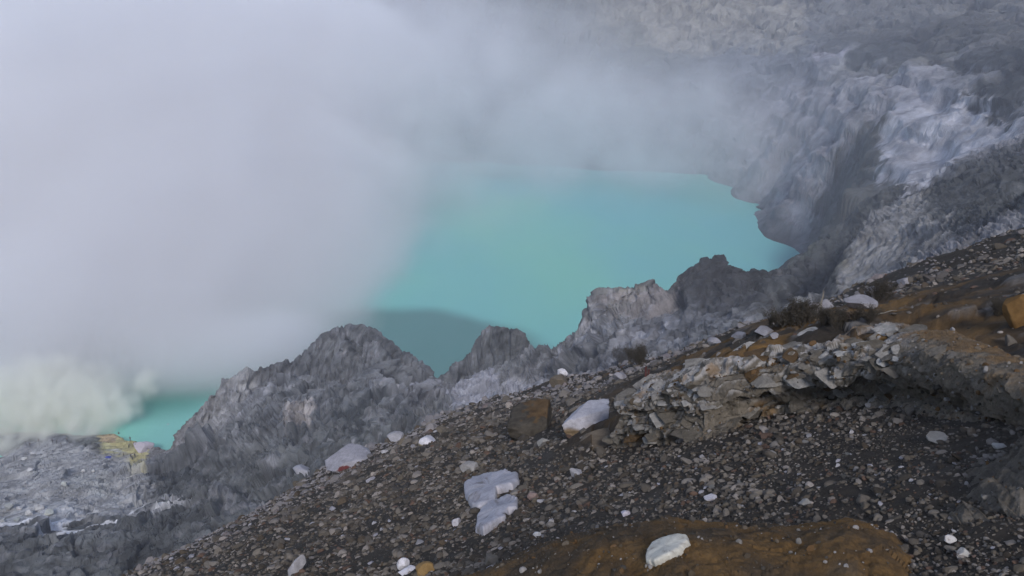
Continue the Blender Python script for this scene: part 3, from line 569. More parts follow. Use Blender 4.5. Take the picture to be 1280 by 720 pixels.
place_rock('rock', 436,572, 74,26, LG, 'wide lilac grey slab at the slope edge with a reddish hollow', seed=30, depth=1.0, tilt=-.25, cuts=24, sink=.1, colfn=lambda V: np.where((np.hypot(V[:,0]/.45,(V[:,2])/.2) < .55)[:, None], np.array([[.10,.03,.03]]), colr(V, (.27,.265,.30), .4, .3)))
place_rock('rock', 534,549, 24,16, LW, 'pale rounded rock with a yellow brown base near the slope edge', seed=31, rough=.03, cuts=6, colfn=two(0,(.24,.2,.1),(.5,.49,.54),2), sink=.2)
place_rock('rock', 496,545, 26,14, LG, 'rounded lilac rock on the skyline of the slope left of the pale rounded rock', seed=32, rough=.03, cuts=6)
place_rock('rock', 372,702, 20,40, LG, 'tall lilac grey rock leaning in the scree at the bottom edge', seed=33, tilt=.35)
place_rock('rock', 505,703, 17,18, (.52,.51,.55), 'bright white pointed stone by the bottom edge left of the ochre stone', seed=34)
place_rock('rock', 509,713, 26,9, (.48,.47,.52), 'thin white flat stone lying at the foot of the white pointed stone', seed=35)
place_rock('rock', 531,710, 30,18, (.22,.14,.06), 'ochre rounded stone at the bottom edge beside two white stones', seed=36)
place_rock('rock', 571,651, 12,15, LW, 'small pale upright stone left of the two white flat rocks', seed=37)
place_rock('rock', 721,589, 20,15, LG, 'pale grey stone alone on the scree above the foreground mound', seed=38, tilt=.4)
place_rock('rock', 976,511, 20,8, (.42,.40,.38), 'thin pale flat stone lying in the hollow under the rock ledge', seed=39, sink=0)
place_rock('rock', 1007,628, 20,10, GR_, 'flat grey stone in the gravel above the ochre mound', seed=40)
place_rock('rock', 1172,546, 34,11, GR_, 'long flat grey stone at the top of the gravel under the ledge', seed=41)
place_rock('rock', 1249,556, 18,10, (.34,.33,.32), 'pale flat stone at the right end of the gravel by the ledge', seed=42)
place_rock('rock', 1186,673, 18,11, (.42,.40,.40), 'pale rough stone between the ochre mound and the big boulder', seed=43)
place_rock('rock', 1203,690, 22,15, (.36,.35,.34), 'grey angular stone below the pale rough stone at lower right', seed=44)
place_rock('rock', 688,651, 12,10, (.36,.34,.34), 'grey knobbly stone on the scree right of the white flat rocks', seed=45)
place_rock('rock', 672,668, 12,9, (.55,.54,.55), 'small white stone in the scree above the tip of the mound', seed=46)
place_rock('rock', 667,618, 18,14, (.2,.15,.14), 'reddish brown stone just right of the white flat rocks', seed=47)
place_rock('rock', 782,640, 14,11, (.45,.43,.50), 'small lilac stone on the gravel at the upper rim of the mound', seed=48)
place_rock('rock', 890,621, 20,10, (.42,.41,.46), 'pale low stone in the middle of the gravel', seed=49)
place_rock('rock', 380,588, 34,16, (.30,.30,.34), 'flat bluish rock at the slope edge below the wide lilac slab', seed=50)
place_rock('rock', 588,582, 28,14, (.26,.25,.25), 'low grey brown rock half buried in the upper scree', seed=51)
place_rock('rock', 614,667+30, 26,18, (.13,.12,.11), 'dark block in the scree beside the left tip of the mound', seed=52)
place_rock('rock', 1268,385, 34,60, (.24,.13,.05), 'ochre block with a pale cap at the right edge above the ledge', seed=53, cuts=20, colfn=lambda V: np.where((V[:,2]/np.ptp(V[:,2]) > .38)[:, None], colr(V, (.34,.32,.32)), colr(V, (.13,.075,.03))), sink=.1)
for k, (px, py, w, h, t) in enumerate([(1013,384,22,20,'lilac knobbly rock standing among the dark shrubs on the crest'),(1033,381,18,14,'lilac rock right of the knobbly one behind the dead stick'),(1075,378,40,18,'wide lilac rock at the foot of the pale cliff block'),(1092,366,26,18,'lilac rock on the crest just left of the brown slope'),
        (955,413,30,12,'flat pale rock at the left end of the dark shrubs'),(925,420,22,9,'small pale flat rock on the crest above the ledge'),(968,420,12,9,'pale round stone below the dark shrubs'),(893,428,26,10,'pale crusted rock on the crest over the left ledge'),(1130,352,22,14,'small lilac rock where the brown slope meets the cliff'),(775,470,22,14,'lilac rock on the crest left of the dark post')]):
    place_rock('rock', px, py, w, h, (.23,.225,.25), t, seed=60+k, sink=.1)

# unremarkable bigger stones scattered over the scree: one thing each
def near_at(x, y):
    z, _, _ = near_z(np.array([[x, y]])); return float(z[0])
protos = []
for k in range(8):
    V = rock_shape(200+k, (1,1,1), 12+k, .07, ico(3)); protos.append(V)
I3 = ico(3); pm = []
pcols = [(.20,.195,.21),(.13,.13,.13),(.25,.245,.275),(.08,.07,.06),(.16,.155,.155),(.11,.08,.07),(.32,.31,.33),(.06,.06,.06)]
taken = [(615,612,45),(620,648,40),(655,528,50),(733,526,40),(434,567,40),(505,705,30)]
r_ = random.Random(5); spots = []
while len(spots) < 230:
    px, py = r_.uniform(180, 1260), r_.uniform(460, 718)
    ln = np.interp(px, [170,400,640,760,880,1000,1240], [712,590,497,560,565,525,560]); bt = np.interp(px, [0,600,690,850,1060,1160,1210,1280], [730,718,672,640,638,665,720,720])
    if not (ln+6 < py < bt): continue
    if any(abs(px-a) < c and abs(py-b) < c*.6 for a, b, c in taken): continue
    spots.append((px, py))
for k, (px, py) in enumerate(spots):
    loc, nrm, D = hit(px, py, near_o); s = r_.choice([5,6,6,7,7,8,9,11])*D/F/2*(1.0 if px < 760 else .95); q = k % 8
    if k < 8:
        o = mesh_obj('stone', protos[q], I3[1], m_rock, True, colr(protos[q], pcols[q], .3, .6, q)); pm.append(o)
    else: o = pm[q].copy(); COL.objects.link(o)
    o.location = loc+Vector((0,0,s*.15)); o.scale = (s*r_.uniform(.9,1.4), s*r_.uniform(.7,1.1), s*r_.uniform(.45,.75)); o.rotation_euler = (r_.uniform(-.3,.3), r_.uniform(-.3,.3), r_.uniform(0,6.28))
    tone = ['light grey','mid grey','pale lilac grey','dark brown','grey','reddish brown','whitish','blackish'][q]
    zone = 'in the gravel hollow under the ledge' if px > 790 else ('on the upper scree near its edge' if py < 560 + max(0, (560-px)*.4) else 'on the scree left of the mound')
    tag(o, f'{tone} angular stone {zone}', 'stone', 'loose stones on the scree')

# gravel: countless small stones
def gravel():
    n = 145000; az = np.radians(rng.uniform(-38, 38, n)); r = np.exp(rng.uniform(math.log(3.2), math.log(46), n))
    xy = np.column_stack([r*np.sin(az), r*np.cos(az)]); z, off, e = near_z(xy)
    p = np.column_stack([xy, z]); pr = np.where(off > .18, .10+.5*sstep(.1,.4,fbm(p, 1.5, 3, off=33)), 1.0)*np.where(e > 3, 0, 1)*np.where((off > .12)&(xy[:,0]/xy[:,1] > .42), .5, 1)
    patch = .30+.70*sstep(-.35, .35, fbm(p, 1.3, 4, off=35, gain=.7)); k = rng.random(n) < pr*patch
    xy, z, r, e = xy[k], z[k], r[k], e[k]; n = len(z); p = p[k]
    s = (.0021*r**.9+.002)*np.exp(rng.normal(0, .6, n))*np.clip(.9+1.1*fbm(p, 1.1, 3, off=37), .4, 2.2); s = np.minimum(s, .0085*r)
    B = [rock_shape(400+i, (1,1,1), 8, .12, I1) for i in range(10)]; Fb = I1[1]
    nv = len(B[0]); V = np.empty((n, nv, 3), np.float32); idx = rng.integers(0, 10, n); B = np.stack(B)
    a = rng.uniform(0, 2*np.pi, n); t = rng.normal(0, .45, n); dims = np.stack([rng.uniform(.8,1.5,n), rng.uniform(.6,1.1,n), rng.uniform(.4,.85,n)], 1)
    b = B[idx]*dims[:, None, :]*s[:, None, None]
    ct, st_ = np.cos(t)[:, None], np.sin(t)[:, None]; x, y, zz = b[...,0]*ct+b[...,2]*st_, b[...,1], -b[...,0]*st_+b[...,2]*ct
    ca, sa = np.cos(a)[:, None], np.sin(a)[:, None]; V[...,0] = x*ca-y*sa+xy[:,0:1]; V[...,1] = x*sa+y*ca+xy[:,1:2]; V[...,2] = zz+(z-s*.02)[:, None]
    Fc = (Fb[None]+(np.arange(n)*nv)[:, None, None]).reshape(-1, 3)
    pal = np.array([(.10,.095,.09),(.14,.13,.12),(.20,.19,.185),(.28,.27,.28),(.38,.36,.38),(.10,.075,.05),(.16,.085,.06),(.05,.048,.045),(.17,.15,.12),(.07,.065,.06)])
    pw = np.array([.14,.16,.16,.12,.055,.1,.045,.08,.08,.06]); ci = rng.choice(10, n, p=pw/pw.sum()); c = .60*np.array([1.08,1,.90])*(.5*pal+.3*pal.mean(1)[:, None]+.2*pal.mean(0))[ci]*rng.uniform(.8, 1.2, n)[:, None]
    lil = sstep(-5, 0, e)[:, None]*.35*(rng.random(n) < .6)[:, None]; c = c*(1-lil)+np.array([.36,.35,.39])*lil  # lilac cast of air and light towards the slope edge, painted into stone colour
    o = mesh_obj('gravel', V.reshape(-1, 3), Fc, m_grav, False, np.repeat(c, nv, 0)); tag(o, kind='stuff')
m_grav = rockmat('gravel_stone', scale=22, bump=.4, vary=.3, dist=.006)
gravel()
def grit(name, src, count, smax, off):
    o = bpy.data.objects[src]; n = len(o.data.vertices); P_ = np.empty(n*3, np.float32); o.data.vertices.foreach_get('co', P_); P_ = P_.reshape(-1, 3)
    R = np.random.default_rng(off); ii = R.choice(n, count, replace=False); q = P_[ii]; keep = fbm(q, .5, 3, off=off) > R.uniform(-.6, .5, count); q = q[keep]+R.normal(0, .008, (keep.sum(), 3))*[1,1,0]; m = len(q)
    B = np.stack([rock_shape(600+i, (1,1,1), 6, .12, I1) for i in range(6)]); b = B[R.integers(0, 6, m)]*R.uniform(.5, 1.3, (m, 1, 3))*np.minimum(smax*np.exp(R.normal(-1.1, .6, m)), smax*1.4)[:, None, None]
    nv = b.shape[1]; V = b+q[:, None, :]; Fc = (I1[1][None]+(np.arange(m)*nv)[:, None, None]).reshape(-1, 3)
    c = np.array([(.07,.055,.04),(.11,.09,.07),(.16,.15,.14),(.22,.21,.21),(.10,.06,.03),(.05,.045,.04)])[R.integers(0, 6, m)]
    g = mesh_obj(name, V.reshape(-1, 3), Fc, m_grav, False, np.repeat(c, nv, 0)); tag(g, kind='stuff')
grit('mound_grit', 'earth_mound', 3600, .016, 3); grit('ledge_rubble', 'rock_ledge', 5200, .030, 5); grit('boulder_grit', 'boulder', 1200, .016, 7)

# ---- mid-distance boulders near the vents
for k, (px, py, w, h, c, t) in enumerate([(38,640,11,8,(.44,.44,.45),'pale boulder lowest in the pile left of the mineral crust'),(48,634,14,11,(.46,.46,.47),'largest pale boulder in the pile left of the mineral crust'),(25,634,10,8,(.42,.42,.44),'pale boulder at the left end of the pile by the mineral crust'),(12,632,13,9,(.3,.31,.31),'grey boulder in the basin at the left edge'),(62,640,13,10,(.40,.42,.40),'pale greenish boulder at the right end of the pile'),
    (4,650,10,7,(.36,.37,.38),'small grey boulder touching the left edge'),(22,648,9,6,(.28,.3,.3),'small dark grey boulder below the pale pile'),(38,586,9,5,(.5,.5,.52),'flat white boulder on the open basin floor'),(30,573,8,4,(.5,.5,.5),'white stone on the basin floor below the two workers at left'),(41,585-19,7,5,(.48,.48,.5),'white rock near the fumes on the basin floor'),
    (104,588,6,4,(.5,.5,.5),'tiny white rock above the greenish outcrop'),(117,588,6,4,(.5,.5,.5),'tiny white rock right of its twin above the greenish outcrop'),(80,604,8,7,(.42,.44,.43),'round pale boulder beside the greenish outcrop'),(180,556,26,18,(.42,.39,.45),'big lilac boulder at the water edge right of the workers'),(208,536,30,16,(.36,.34,.38),'lilac grey boulder where the ridge meets the green water')]):
    place_rock('boulder', px, py, w, h, c, t, cat='boulder', seed=500+k, which=far_o, sink=.2, cuts=16)

# ---- dead shrubs, sticks, post
def bark_mat(name, c):
    m = bpy.data.materials.new(name); m.use_nodes = True; N = m.node_tree.nodes; L = m.node_tree.links; b = N['Principled BSDF']; b.inputs['Roughness'].default_value = .9
    n = N.new('ShaderNodeTexNoise'); n.inputs['Scale'].default_value = 30; r = N.new('ShaderNodeValToRGB'); r.color_ramp.elements[0].color = (*[q*.5 for q in c],1); r.color_ramp.elements[1].color = (*[q*1.5 for q in c],1)
    g = N.new('ShaderNodeNewGeometry'); L.new(g.outputs['Position'], n.inputs['Vector']); L.new(n.outputs[0], r.inputs[0]); L.new(r.outputs[0], b.inputs['Base Color']); return m
m_twig = bark_mat('charred_twig', (.05,.042,.035)); m_leaf = bark_mat('dry_leaf', (.04,.033,.024)); m_stick = bark_mat('bleached_wood', (.16,.145,.125)); m_post = bark_mat('red_brown_wood', (.065,.022,.022))
def tube(V, Fc, pts, rad, n=5):
    b0 = len(V)
    for k, p in enumerate(pts):
        p = np.array(p); d = np.array(pts[min(k+1, len(pts)-1)])-np.array(pts[max(k-1, 0)]); d = d/(np.linalg.norm(d)+1e-9)
        u = np.cross(d, [.3,.9,.1]); u /= np.linalg.norm(u)+1e-9; v = np.cross(d, u)
        for a in range(n): t = 2*math.pi*a/n; V.append(p+(u*math.cos(t)+v*math.sin(t))*rad[k])
        if k:
            for a in range(n): i = b0+(k-1)*n; Fc.append((i+a, i+(a+1)%n, i+n+(a+1)%n, i+n+a))
def shrub(px, py, w, h, label, seed):
    loc, nrm, D = hit(px, py); R = random.Random(seed); W_, H_ = w*D/F, h*D/F
    root = bpy.data.objects.new('shrub', None); COL.objects.link(root); root.location = loc; tag(root, label, 'shrub', 'charred shrubs on the slope crest')
    V, Fc, LV, LF = [], [], [], []
    def grow(p, d, ln, r, lv):
        pts = [p]; 
        for i in range(4):
            d = (d+Vector((R.uniform(-.35,.35), R.uniform(-.35,.35), R.uniform(-.12,.3)))).normalized(); pts.append(pts[-1]+d*ln/4)
        tube(V, Fc, [tuple(q) for q in pts], [r*(1-.18*i) for i in range(5)], 4)
        if lv > 0:
            for q in pts[1:]:
                for _ in range(2): grow(q, (d+Vector((R.uniform(-1,1), R.uniform(-1,1), R.uniform(-.2,.8)))).normalized(), ln*.6, r*.5, lv-1)
        else:
            for q in pts[2:]:
                for _ in range(3):
                    c = q+Vector([R.gauss(0,.03) for _ in range(3)])*(H_/.5); a = Vector([R.uniform(-1,1) for _ in range(3)]).normalized()*R.uniform(.008,.018)*(H_/.4); b = a.cross(Vector([R.uniform(-1,1) for _ in range(3)])).normalized()*a.length*.5
                    i = len(LV); LV.extend([tuple(c-a), tuple(c+b), tuple(c+a), tuple(c-b)]); LF.append((i,i+1,i+2,i+3))
    for _ in range(7):
        grow(Vector((R.uniform(-.3,.3)*W_, R.uniform(-.2,.2)*W_, -.03)), Vector((R.uniform(-.8,.8), R.uniform(-.8,.8), 1)).normalized(), H_*.75, .012*H_/.5, 2)
    mesh_obj('stem', V, Fc, m_twig, False, parent=root); mesh_obj('foliage', LV, LF, m_leaf, False, parent=root)
for k, (px, py, w, h, t) in enumerate([(780,458,26,20,'left of two dark shrubs on the crest above the dark post'),(797,459,24,22,'right of two dark shrubs on the crest above the dark post'),(968,410,26,18,'low dark shrub at the left end of the charred row'),(988,408,34,28,'dense dark shrub left of the knobbly lilac rock'),
    (1006,406,30,26,'dark shrub just below the knobbly lilac rock'),(1028,408,34,22,'dark shrub below the dead stick'),(1052,408,32,20,'dark shrub in the middle of the ochre strip'),(1082,402,34,20,'dark rounded shrub near the brown slope'),(1098,378,18,24,'dark upright shrub on the crest beside the brown slope'),(1246,395,8,20,'thin dark tuft beside the ochre block at right')]):
    shrub(px, py, w, h, t, 900+k)
def stick(px0, py0, px1, py1, r, label, mat=m_stick):
    loc, nrm, D = hit(px0, py0); tip = Vector(W(px1, py1, D))-loc; V, Fc = [], []; R = random.Random(int(px0))
    tube(V, Fc, [tuple(tip*t+Vector((R.uniform(-.012,.012), R.uniform(-.012,.012), R.uniform(-.012,.012)))) for t in (-.05,.2,.45,.7,.9,1)], [r, r, r*.85, r*.7, r*.5, r*.25], 6)
    o = mesh_obj('stick', V, Fc, mat, True); o.location = loc; tag(o, label, 'stick')
stick(1024,392,1030,362,.022,'pale dead stick standing upright among the dark shrubs on the crest')
stick(1068,399,1120,388,.012,'thin pale stick lying across the top of the ochre strip near the brown slope')
stick(1020,400,1042,398,.012,'short pale stick lying between the dark shrubs')
loc, nrm, D = hit(808, 492); H_ = 37*D/F
root = bpy.data.objects.new('wooden_post', None); COL.objects.link(root); root.location = loc; tag(root, 'dark reddish split wooden post standing upright at the left end of the ledge', 'post')
for sx, hh, wd_ in ((-.27, 1.0, .42), (.24, .9, .34)):
    V, Fc = [], []; w_ = 9*D/F*.5
    for k, t in enumerate(np.linspace(-.12, 1, 12)):
        a = w_*wd_*(1-.25*t+.10*math.sin(7*t+sx*9)); cx = w_*sx*1.6+.01*math.sin(5*t); z = H_*hh*t
        for q in range(8): an = 2*math.pi*q/8; V.append((cx+a*math.copysign(abs(math.cos(an))**.6, math.cos(an)), a*.7*math.copysign(abs(math.sin(an))**.6, math.sin(an)), z+(a*.5*math.cos(an) if k == 11 else 0)))
        if k:
            for q in range(8): i = (k-1)*8; Fc.append((i+q, i+(q+1)%8, i+8+(q+1)%8, i+8+q))
    n = len(V); V.append((w_*sx*1.6, 0, H_*hh)); 
    for q in range(4): Fc.append((n-9+2*q+0, n-9+2*q+1, (n-8+((2*q+1)%8)) if False else n-8+((2*q+1)%8), n-1+1))
    Fc = Fc[:-4]+[(n-8+2*q, n-8+(2*q+1)%8, n-8+(2*q+2)%8, n) for q in range(4)]
    mesh_obj('plank', V, Fc, m_post, False, parent=root)

# ---- workers at the vents
m_cloth = rockmat('work_clothes', scale=20, bump=.2, vary=.2, dist=.01)
def figure(pose):
    J = {'hip':(0,0,.88),'waist':(0,.0,1.05),'chest':(0,.02,1.28),'neck':(0,.02,1.43),'head':(0,.0,1.55),'crown':(0,0,1.66),
         'shl':(-.18,.02,1.38),'ell':(-.25,.03,1.12),'hal':(-.26,-.06,.88),'shr':(.18,.02,1.38),'elr':(.25,.03,1.12),'har':(.26,-.06,.88),
         'hil':(-.09,0,.86),'knl':(-.10,-.03,.48),'anl':(-.10,.03,.08),'tol':(-.11,-.14,.03),'hir':(.09,0,.86),'knr':(.10,-.03,.48),'anr':(.10,.03,.08),'tor':(.11,-.14,.03)}
    if pose == 1:
        J.update(knl=(-.10,-.2,.5), anl=(-.10,-.22,.08), tol=(-.11,-.38,.04), knr=(.10,.03,.47), anr=(.1,.3,.12), tor=(.11,.2,.03), hal=(-.25,.12,.9), har=(.25,-.24,.98), elr=(.24,-.06,1.12))
    if pose == 2:
        for k in ('chest','neck','head','crown','shl','shr','waist'):
            x, y, z = J[k]; dz = z-.9; J[k] = (x, y-dz*.8, .9+dz*.55)
        J.update(ell=(-.24,-.45,.85), hal=(-.18,-.5,.6), elr=(.24,-.45,.85), har=(.18,-.5,.6), knl=(-.12,-.14,.47), knr=(.12,-.1,.47))
    rad = dict(hip=.13,waist=.12,chest=.15,neck=.055,head=.09,crown=.07,shl=.07,ell=.045,hal=.035,shr=.07,elr=.045,har=.035,hil=.09,knl=.06,anl=.045,tol=.035,hir=.09,knr=.06,anr=.045,tor=.035)
    E = [('hip','waist'),('waist','chest'),('chest','neck'),('neck','head'),('head','crown'),('chest','shl'),('shl','ell'),('ell','hal'),('chest','shr'),('shr','elr'),('elr','har'),('hip','hil'),('hil','knl'),('knl','anl'),('anl','tol'),('hip','hir'),('hir','knr'),('knr','anr'),('anr','tor')]
    ks = list(J); me = bpy.data.meshes.new('person'); me.from_pydata([J[k] for k in ks], [(ks.index(a), ks.index(b)) for a, b in E], []); o = bpy.data.objects.new('tmp', me); COL.objects.link(o)
    o.modifiers.new('s', 'SKIN'); sv = me.skin_vertices[0].data
    for i, k in enumerate(ks): sv[i].radius = (rad[k], rad[k]); sv[i].use_root = (k == 'hip')
    sb = o.modifiers.new('d', 'SUBSURF'); sb.levels = 1; sb.render_levels = 1
    bpy.context.view_layer.update(); me2 = bpy.data.meshes.new_from_object(o.evaluated_get(bpy.context.evaluated_depsgraph_get())); bpy.data.objects.remove(o)
    return me2, J
def paint_person(me, J, jacket, trousers):
    n = len(me.vertices); V = np.empty(n*3, np.float32); me.vertices.foreach_get('co', V); V = V.reshape(-1, 3)
    ks = list(J); P_ = np.array([J[k] for k in ks]); near = np.argmin(((V[:, None]-P_[None])**2).sum(2), 1); cc = np.ones((n, 4), np.float32)
    skin = (.28,.17,.11)
    for i, k in enumerate(ks):
        c = skin if k in ('head','crown','hal','har','neck') else (jacket if k in ('chest','waist','shl','shr','ell','elr') else ((.03,.03,.03) if k in ('tol','tor') else trousers))
        cc[near == i, :3] = c
    a = me.color_attributes.get('Col') or me.color_attributes.new('Col', 'FLOAT_COLOR', 'POINT'); a.data.foreach_set('color', cc.ravel())
figs = [figure(k) for k in range(3)]
people = [(33,557,0,(.03,.03,.04),'left one of two workers standing together at the foot of the yellow fumes'),(37,557,2,(.05,.03,.03),'right one of two workers standing together at the foot of the yellow fumes'),(49,554,1,(.12,.05,.04),'worker walking alone between the fumes and the open basin'),
 (66,554,0,(.03,.035,.05),'worker in the row below the white puffs, leftmost of the row'),(71,555,2,(.05,.05,.05),'bending worker second from the left in the row below the white puffs'),(77,559,0,(.02,.02,.025),'worker standing a little nearer than the row below the white puffs'),(84,553,1,(.06,.05,.05),'worker walking at the right end of the row below the white puffs'),
 (129,540,0,(.03,.03,.03),'worker on the left top of the yellow outcrop by the water'),(149,545,0,(.04,.03,.03),'worker on the middle of the yellow outcrop by the water'),(158,542,1,(.03,.03,.03),'worker outlined against the green water on the yellow outcrop'),(163,551,0,(.02,.02,.025),'worker in black standing below the water edge beside the lilac boulder'),
 (168,558,0,(.08,.03,.03),'worker on the yellow path nearest the lilac boulder'),(161,560,2,(.04,.04,.045),'bending worker in the middle of the yellow path'),(155,571,0,(.05,.04,.04),'worker at the lower left of the yellow path'),(164,573,1,(.03,.03,.035),'left one of three workers bunched at the bottom of the yellow path'),(169,572,0,(.04,.03,.03),'right one of three workers bunched at the bottom of the yellow path'),(166,575,2,(.03,.03,.03),'bending worker in front of the bunch at the bottom of the yellow path')]
for k, (px, py, pose, jc, t) in enumerate(people):
    me, J = figs[pose]; me = me.copy(); paint_person(me, J, jc, (.03,.03,.035)); me.name = 'person'
    if not me.materials: me.materials.append(m_cloth)
    else: me.materials[0] = m_cloth
    o = bpy.data.objects.new('person', me); COL.objects.link(o); loc, nrm, D = hit(px, py, far_o)
    o.location = loc-Vector((0,0,.03)); o.rotation_euler = (0,0,random.uniform(0,6.28)); tag(o, t, 'person', 'workers by the sulfur vents')
    hc = J['crown']; hv = ico(2); hm_ = hv[0]*np.array([.105,.115,.09])+np.array(hc)+np.array([0,.01,-.035])
    mesh_obj('hair', hm_, hv[1], m_twig, True, parent=o)
loc, nrm, D = hit(135, 572, far_o); x_ = np.linspace(-.9, .9, 16); X, Y = np.meshgrid(x_, x_*.7); pz = .35*np.exp(-(X**2+Y**2)*1.6)+.08*fbm(np.column_stack([X.ravel(), Y.ravel(), X.ravel()*0]), .4, 3).reshape(X.shape)
V = np.column_stack([X.ravel(), Y.ravel(), pz.ravel()+.05]); V2 = V.copy(); V2[:,2] -= .06; ff = grid_faces(16, 16)
o = mesh_obj('tarpaulin', np.vstack([V, V2]), np.vstack([ff, ff[:, ::-1]+256]), rockmat('blue_sheet', use_attr=False, base=(.03,.05,.30), vary=.2, bump=.2), True); o.location = loc
tag(o, 'small crumpled blue tarpaulin lying on the grey basin floor left of the yellow path', 'tarpaulin')



# ------------------------------------------------------------------ steam
def volmat(name, color, mult=1.0, aniso=.1):
    m = bpy.data.materials.new(name); m.use_nodes = True; N = m.node_tree.nodes; L = m.node_tree.links
    N.remove(N['Principled BSDF']); v = N.new('ShaderNodeVolumePrincipled'); v.inputs['Color'].default_value = (*color, 1)
    v.inputs['Anisotropy'].default_value = aniso; v.inputs['Density'].default_value = mult; v.inputs['Density Attribute'].default_value = 'density'
    L.new(v.outputs[0], N['Material Output'].inputs['Volume']); return m
def steam(name, mn, mx, voxel, blobs, nscale, namp, gain, mat, veil=(), cut=.45, detail=4, warp=0, puffy=False):
    ng = bpy.data.node_groups.new(name, 'GeometryNodeTree'); ng.interface.new_socket('Geometry', in_out='OUTPUT', socket_type='NodeSocketGeometry')
    N, L = ng.nodes, ng.links
    pos = N.new('GeometryNodeInputPosition').outputs[0]
    def math_(op, a, b=None, c=None):
        n = N.new('ShaderNodeMath'); n.operation = op
        for k, v in enumerate((a, b, c)):
            if v is None: continue
            if isinstance(v, (int, float)): n.inputs[k].default_value = v
            else: L.new(v, n.inputs[k])
        return n.outputs[0]
    nz = N.new('ShaderNodeTexNoise'); nz.inputs['Scale'].default_value = nscale; nz.inputs['Detail'].default_value = detail; nz.inputs['Roughness'].default_value = .58
    L.new(pos, nz.inputs['Vector'])
    P_ = pos
    if warp:
        wn = N.new('ShaderNodeTexNoise'); wn.inputs['Scale'].default_value = nscale*.7; wn.inputs['Detail'].default_value = 2; L.new(pos, wn.inputs['Vector'])
        s = N.new('ShaderNodeVectorMath'); s.operation = 'SUBTRACT'; L.new(wn.outputs['Color'], s.inputs[0]); s.inputs[1].default_value = (.5,.5,.5)
        a = N.new('ShaderNodeVectorMath'); a.operation = 'MULTIPLY_ADD'; L.new(s.outputs[0], a.inputs[0]); a.inputs[1].default_value = (warp,)*3; L.new(pos, a.inputs[2]); P_ = a.outputs[0]
    def field(bl):
        tot = None
        for (c, r, amp) in bl:
            s = N.new('ShaderNodeVectorMath'); s.operation = 'SUBTRACT'; L.new(P_, s.inputs[0]); s.inputs[1].default_value = c
            d = N.new('ShaderNodeVectorMath'); d.operation = 'DIVIDE'; L.new(s.outputs[0], d.inputs[0]); d.inputs[1].default_value = r
            t = N.new('ShaderNodeVectorMath'); t.operation = 'DOT_PRODUCT'; L.new(d.outputs[0], t.inputs[0]); L.new(d.outputs[0], t.inputs[1])
            e = math_('MULTIPLY', math_('EXPONENT', math_('MULTIPLY', t.outputs['Value'], -1.0)), amp)
            tot = e if tot is None else math_('ADD', tot, e)
        return tot
    n01 = math_('SUBTRACT', nz.outputs[0], .5)
    f = field(blobs)
    if puffy: dens = math_('MULTIPLY', math_('MAXIMUM', math_('SUBTRACT', math_('MULTIPLY', math_('MINIMUM', f, 1.6), math_('MULTIPLY_ADD', n01, namp, 1.0)), cut), 0.0), gain)
    else: dens = math_('MULTIPLY', math_('MAXIMUM', math_('SUBTRACT', math_('ADD', math_('MINIMUM', f, 1.3), math_('MULTIPLY', n01, namp)), cut), 0.0), gain)
    if veil:
        v = field(veil); n2 = math_('MAXIMUM', math_('MULTIPLY_ADD', n01, 4.5, .8), .05)
        dens = math_('ADD', dens, math_('MULTIPLY', v, n2))
    vc = N.new('GeometryNodeVolumeCube'); L.new(dens, vc.inputs['Density']); vc.inputs['Min'].default_value = mn; vc.inputs['Max'].default_value = mx
    for k, a in enumerate('XYZ'): vc.inputs['Resolution '+a].default_value = int((mx[k]-mn[k])/voxel)
    sm = N.new('GeometryNodeSetMaterial'); sm.inputs['Material'].default_value = mat; L.new(vc.outputs[0], sm.inputs[0])
    out = N.new('NodeGroupOutput'); L.new(sm.outputs[0], out.inputs[0])
    me = bpy.data.meshes.new(name); o = bpy.data.objects.new(name, me); COL.objects.link(o); me.materials.append(mat)
    md = o.modifiers.new('volume', 'NODES'); md.node_group = ng
    return o
thick = []
for (px, py, D, rx, ry, rz, a) in [
    (60,440,430,75,90,40,1.2),(200,400,460,70,90,45,1.2),(330,380,450,55,75,38,1.1),(405,395,400,26,45,16,.8),
    (50,300,500,110,110,60,1.3),(200,250,530,100,110,60,1.3),(340,250,540,70,90,50,1.2),(420,290,500,32,60,32,.8),
    (30,120,600,150,130,70,1.3),(230,100,620,120,120,65,1.3),(390,90,640,90,100,52,1.1),(-150,300,480,120,120,90,1.3),(120,470,385,45,40,20,.9),(290,440,370,26,35,14,.75),(0,450,340,30,30,16,1.1),(0,400,350,36,26,18,1.2),(70,400,352,36,26,18,1.2),(140,405,360,34,26,18,1.1),(-60,440,340,36,26,18,1.2),(100,455,345,28,30,14,1.1),(165,462,352,20,25,12,.9),(235,455,360,22,30,13,.9),(300,448,335,24,20,12,1.0),(372,425,332,20,18,12,.95),(245,458,338,15,16,9,.8),(80,380,400,60,60,30,1.2),(60,330,430,80,80,45,1.3),(220,310,450,80,80,45,1.3),(0,200,480,100,80,60,1.3),(140,180,500,90,80,55,1.3),(180,340,420,60,60,34,1.2),(40,500,350,45,40,18,.9)]:
    thick.append((W(px, py, D), (rx, ry, rz), a))
veil = []
for (px, py, D, rx, ry, rz, a) in [(520,90,680,90,110,45,.012),(640,130,680,90,100,40,.008),(780,150,650,95,100,34,.006),(880,140,640,70,90,38,.0035),(600,210,640,80,80,20,.004),(470,200,560,50,80,40,.012),(520,260,560,45,60,25,.005),(900,210,600,60,60,22,.003),(640,205,690,110,60,20,.012),(780,200,700,90,60,18,.009),(560,300,520,60,50,14,.003),(430,30,760,120,100,28,.012),(620,40,760,80,80,22,.006)]:
    veil.append((W(px, py, D), (rx, ry, rz), a))
st = steam('steam_cloud', (-520,270,2), (330,900,235), 4.5, thick, .0235, .98, .075, volmat('steam', (.97,.97,.99), 1.0, .0), veil)
tag(st, kind='stuff')
puffs = []
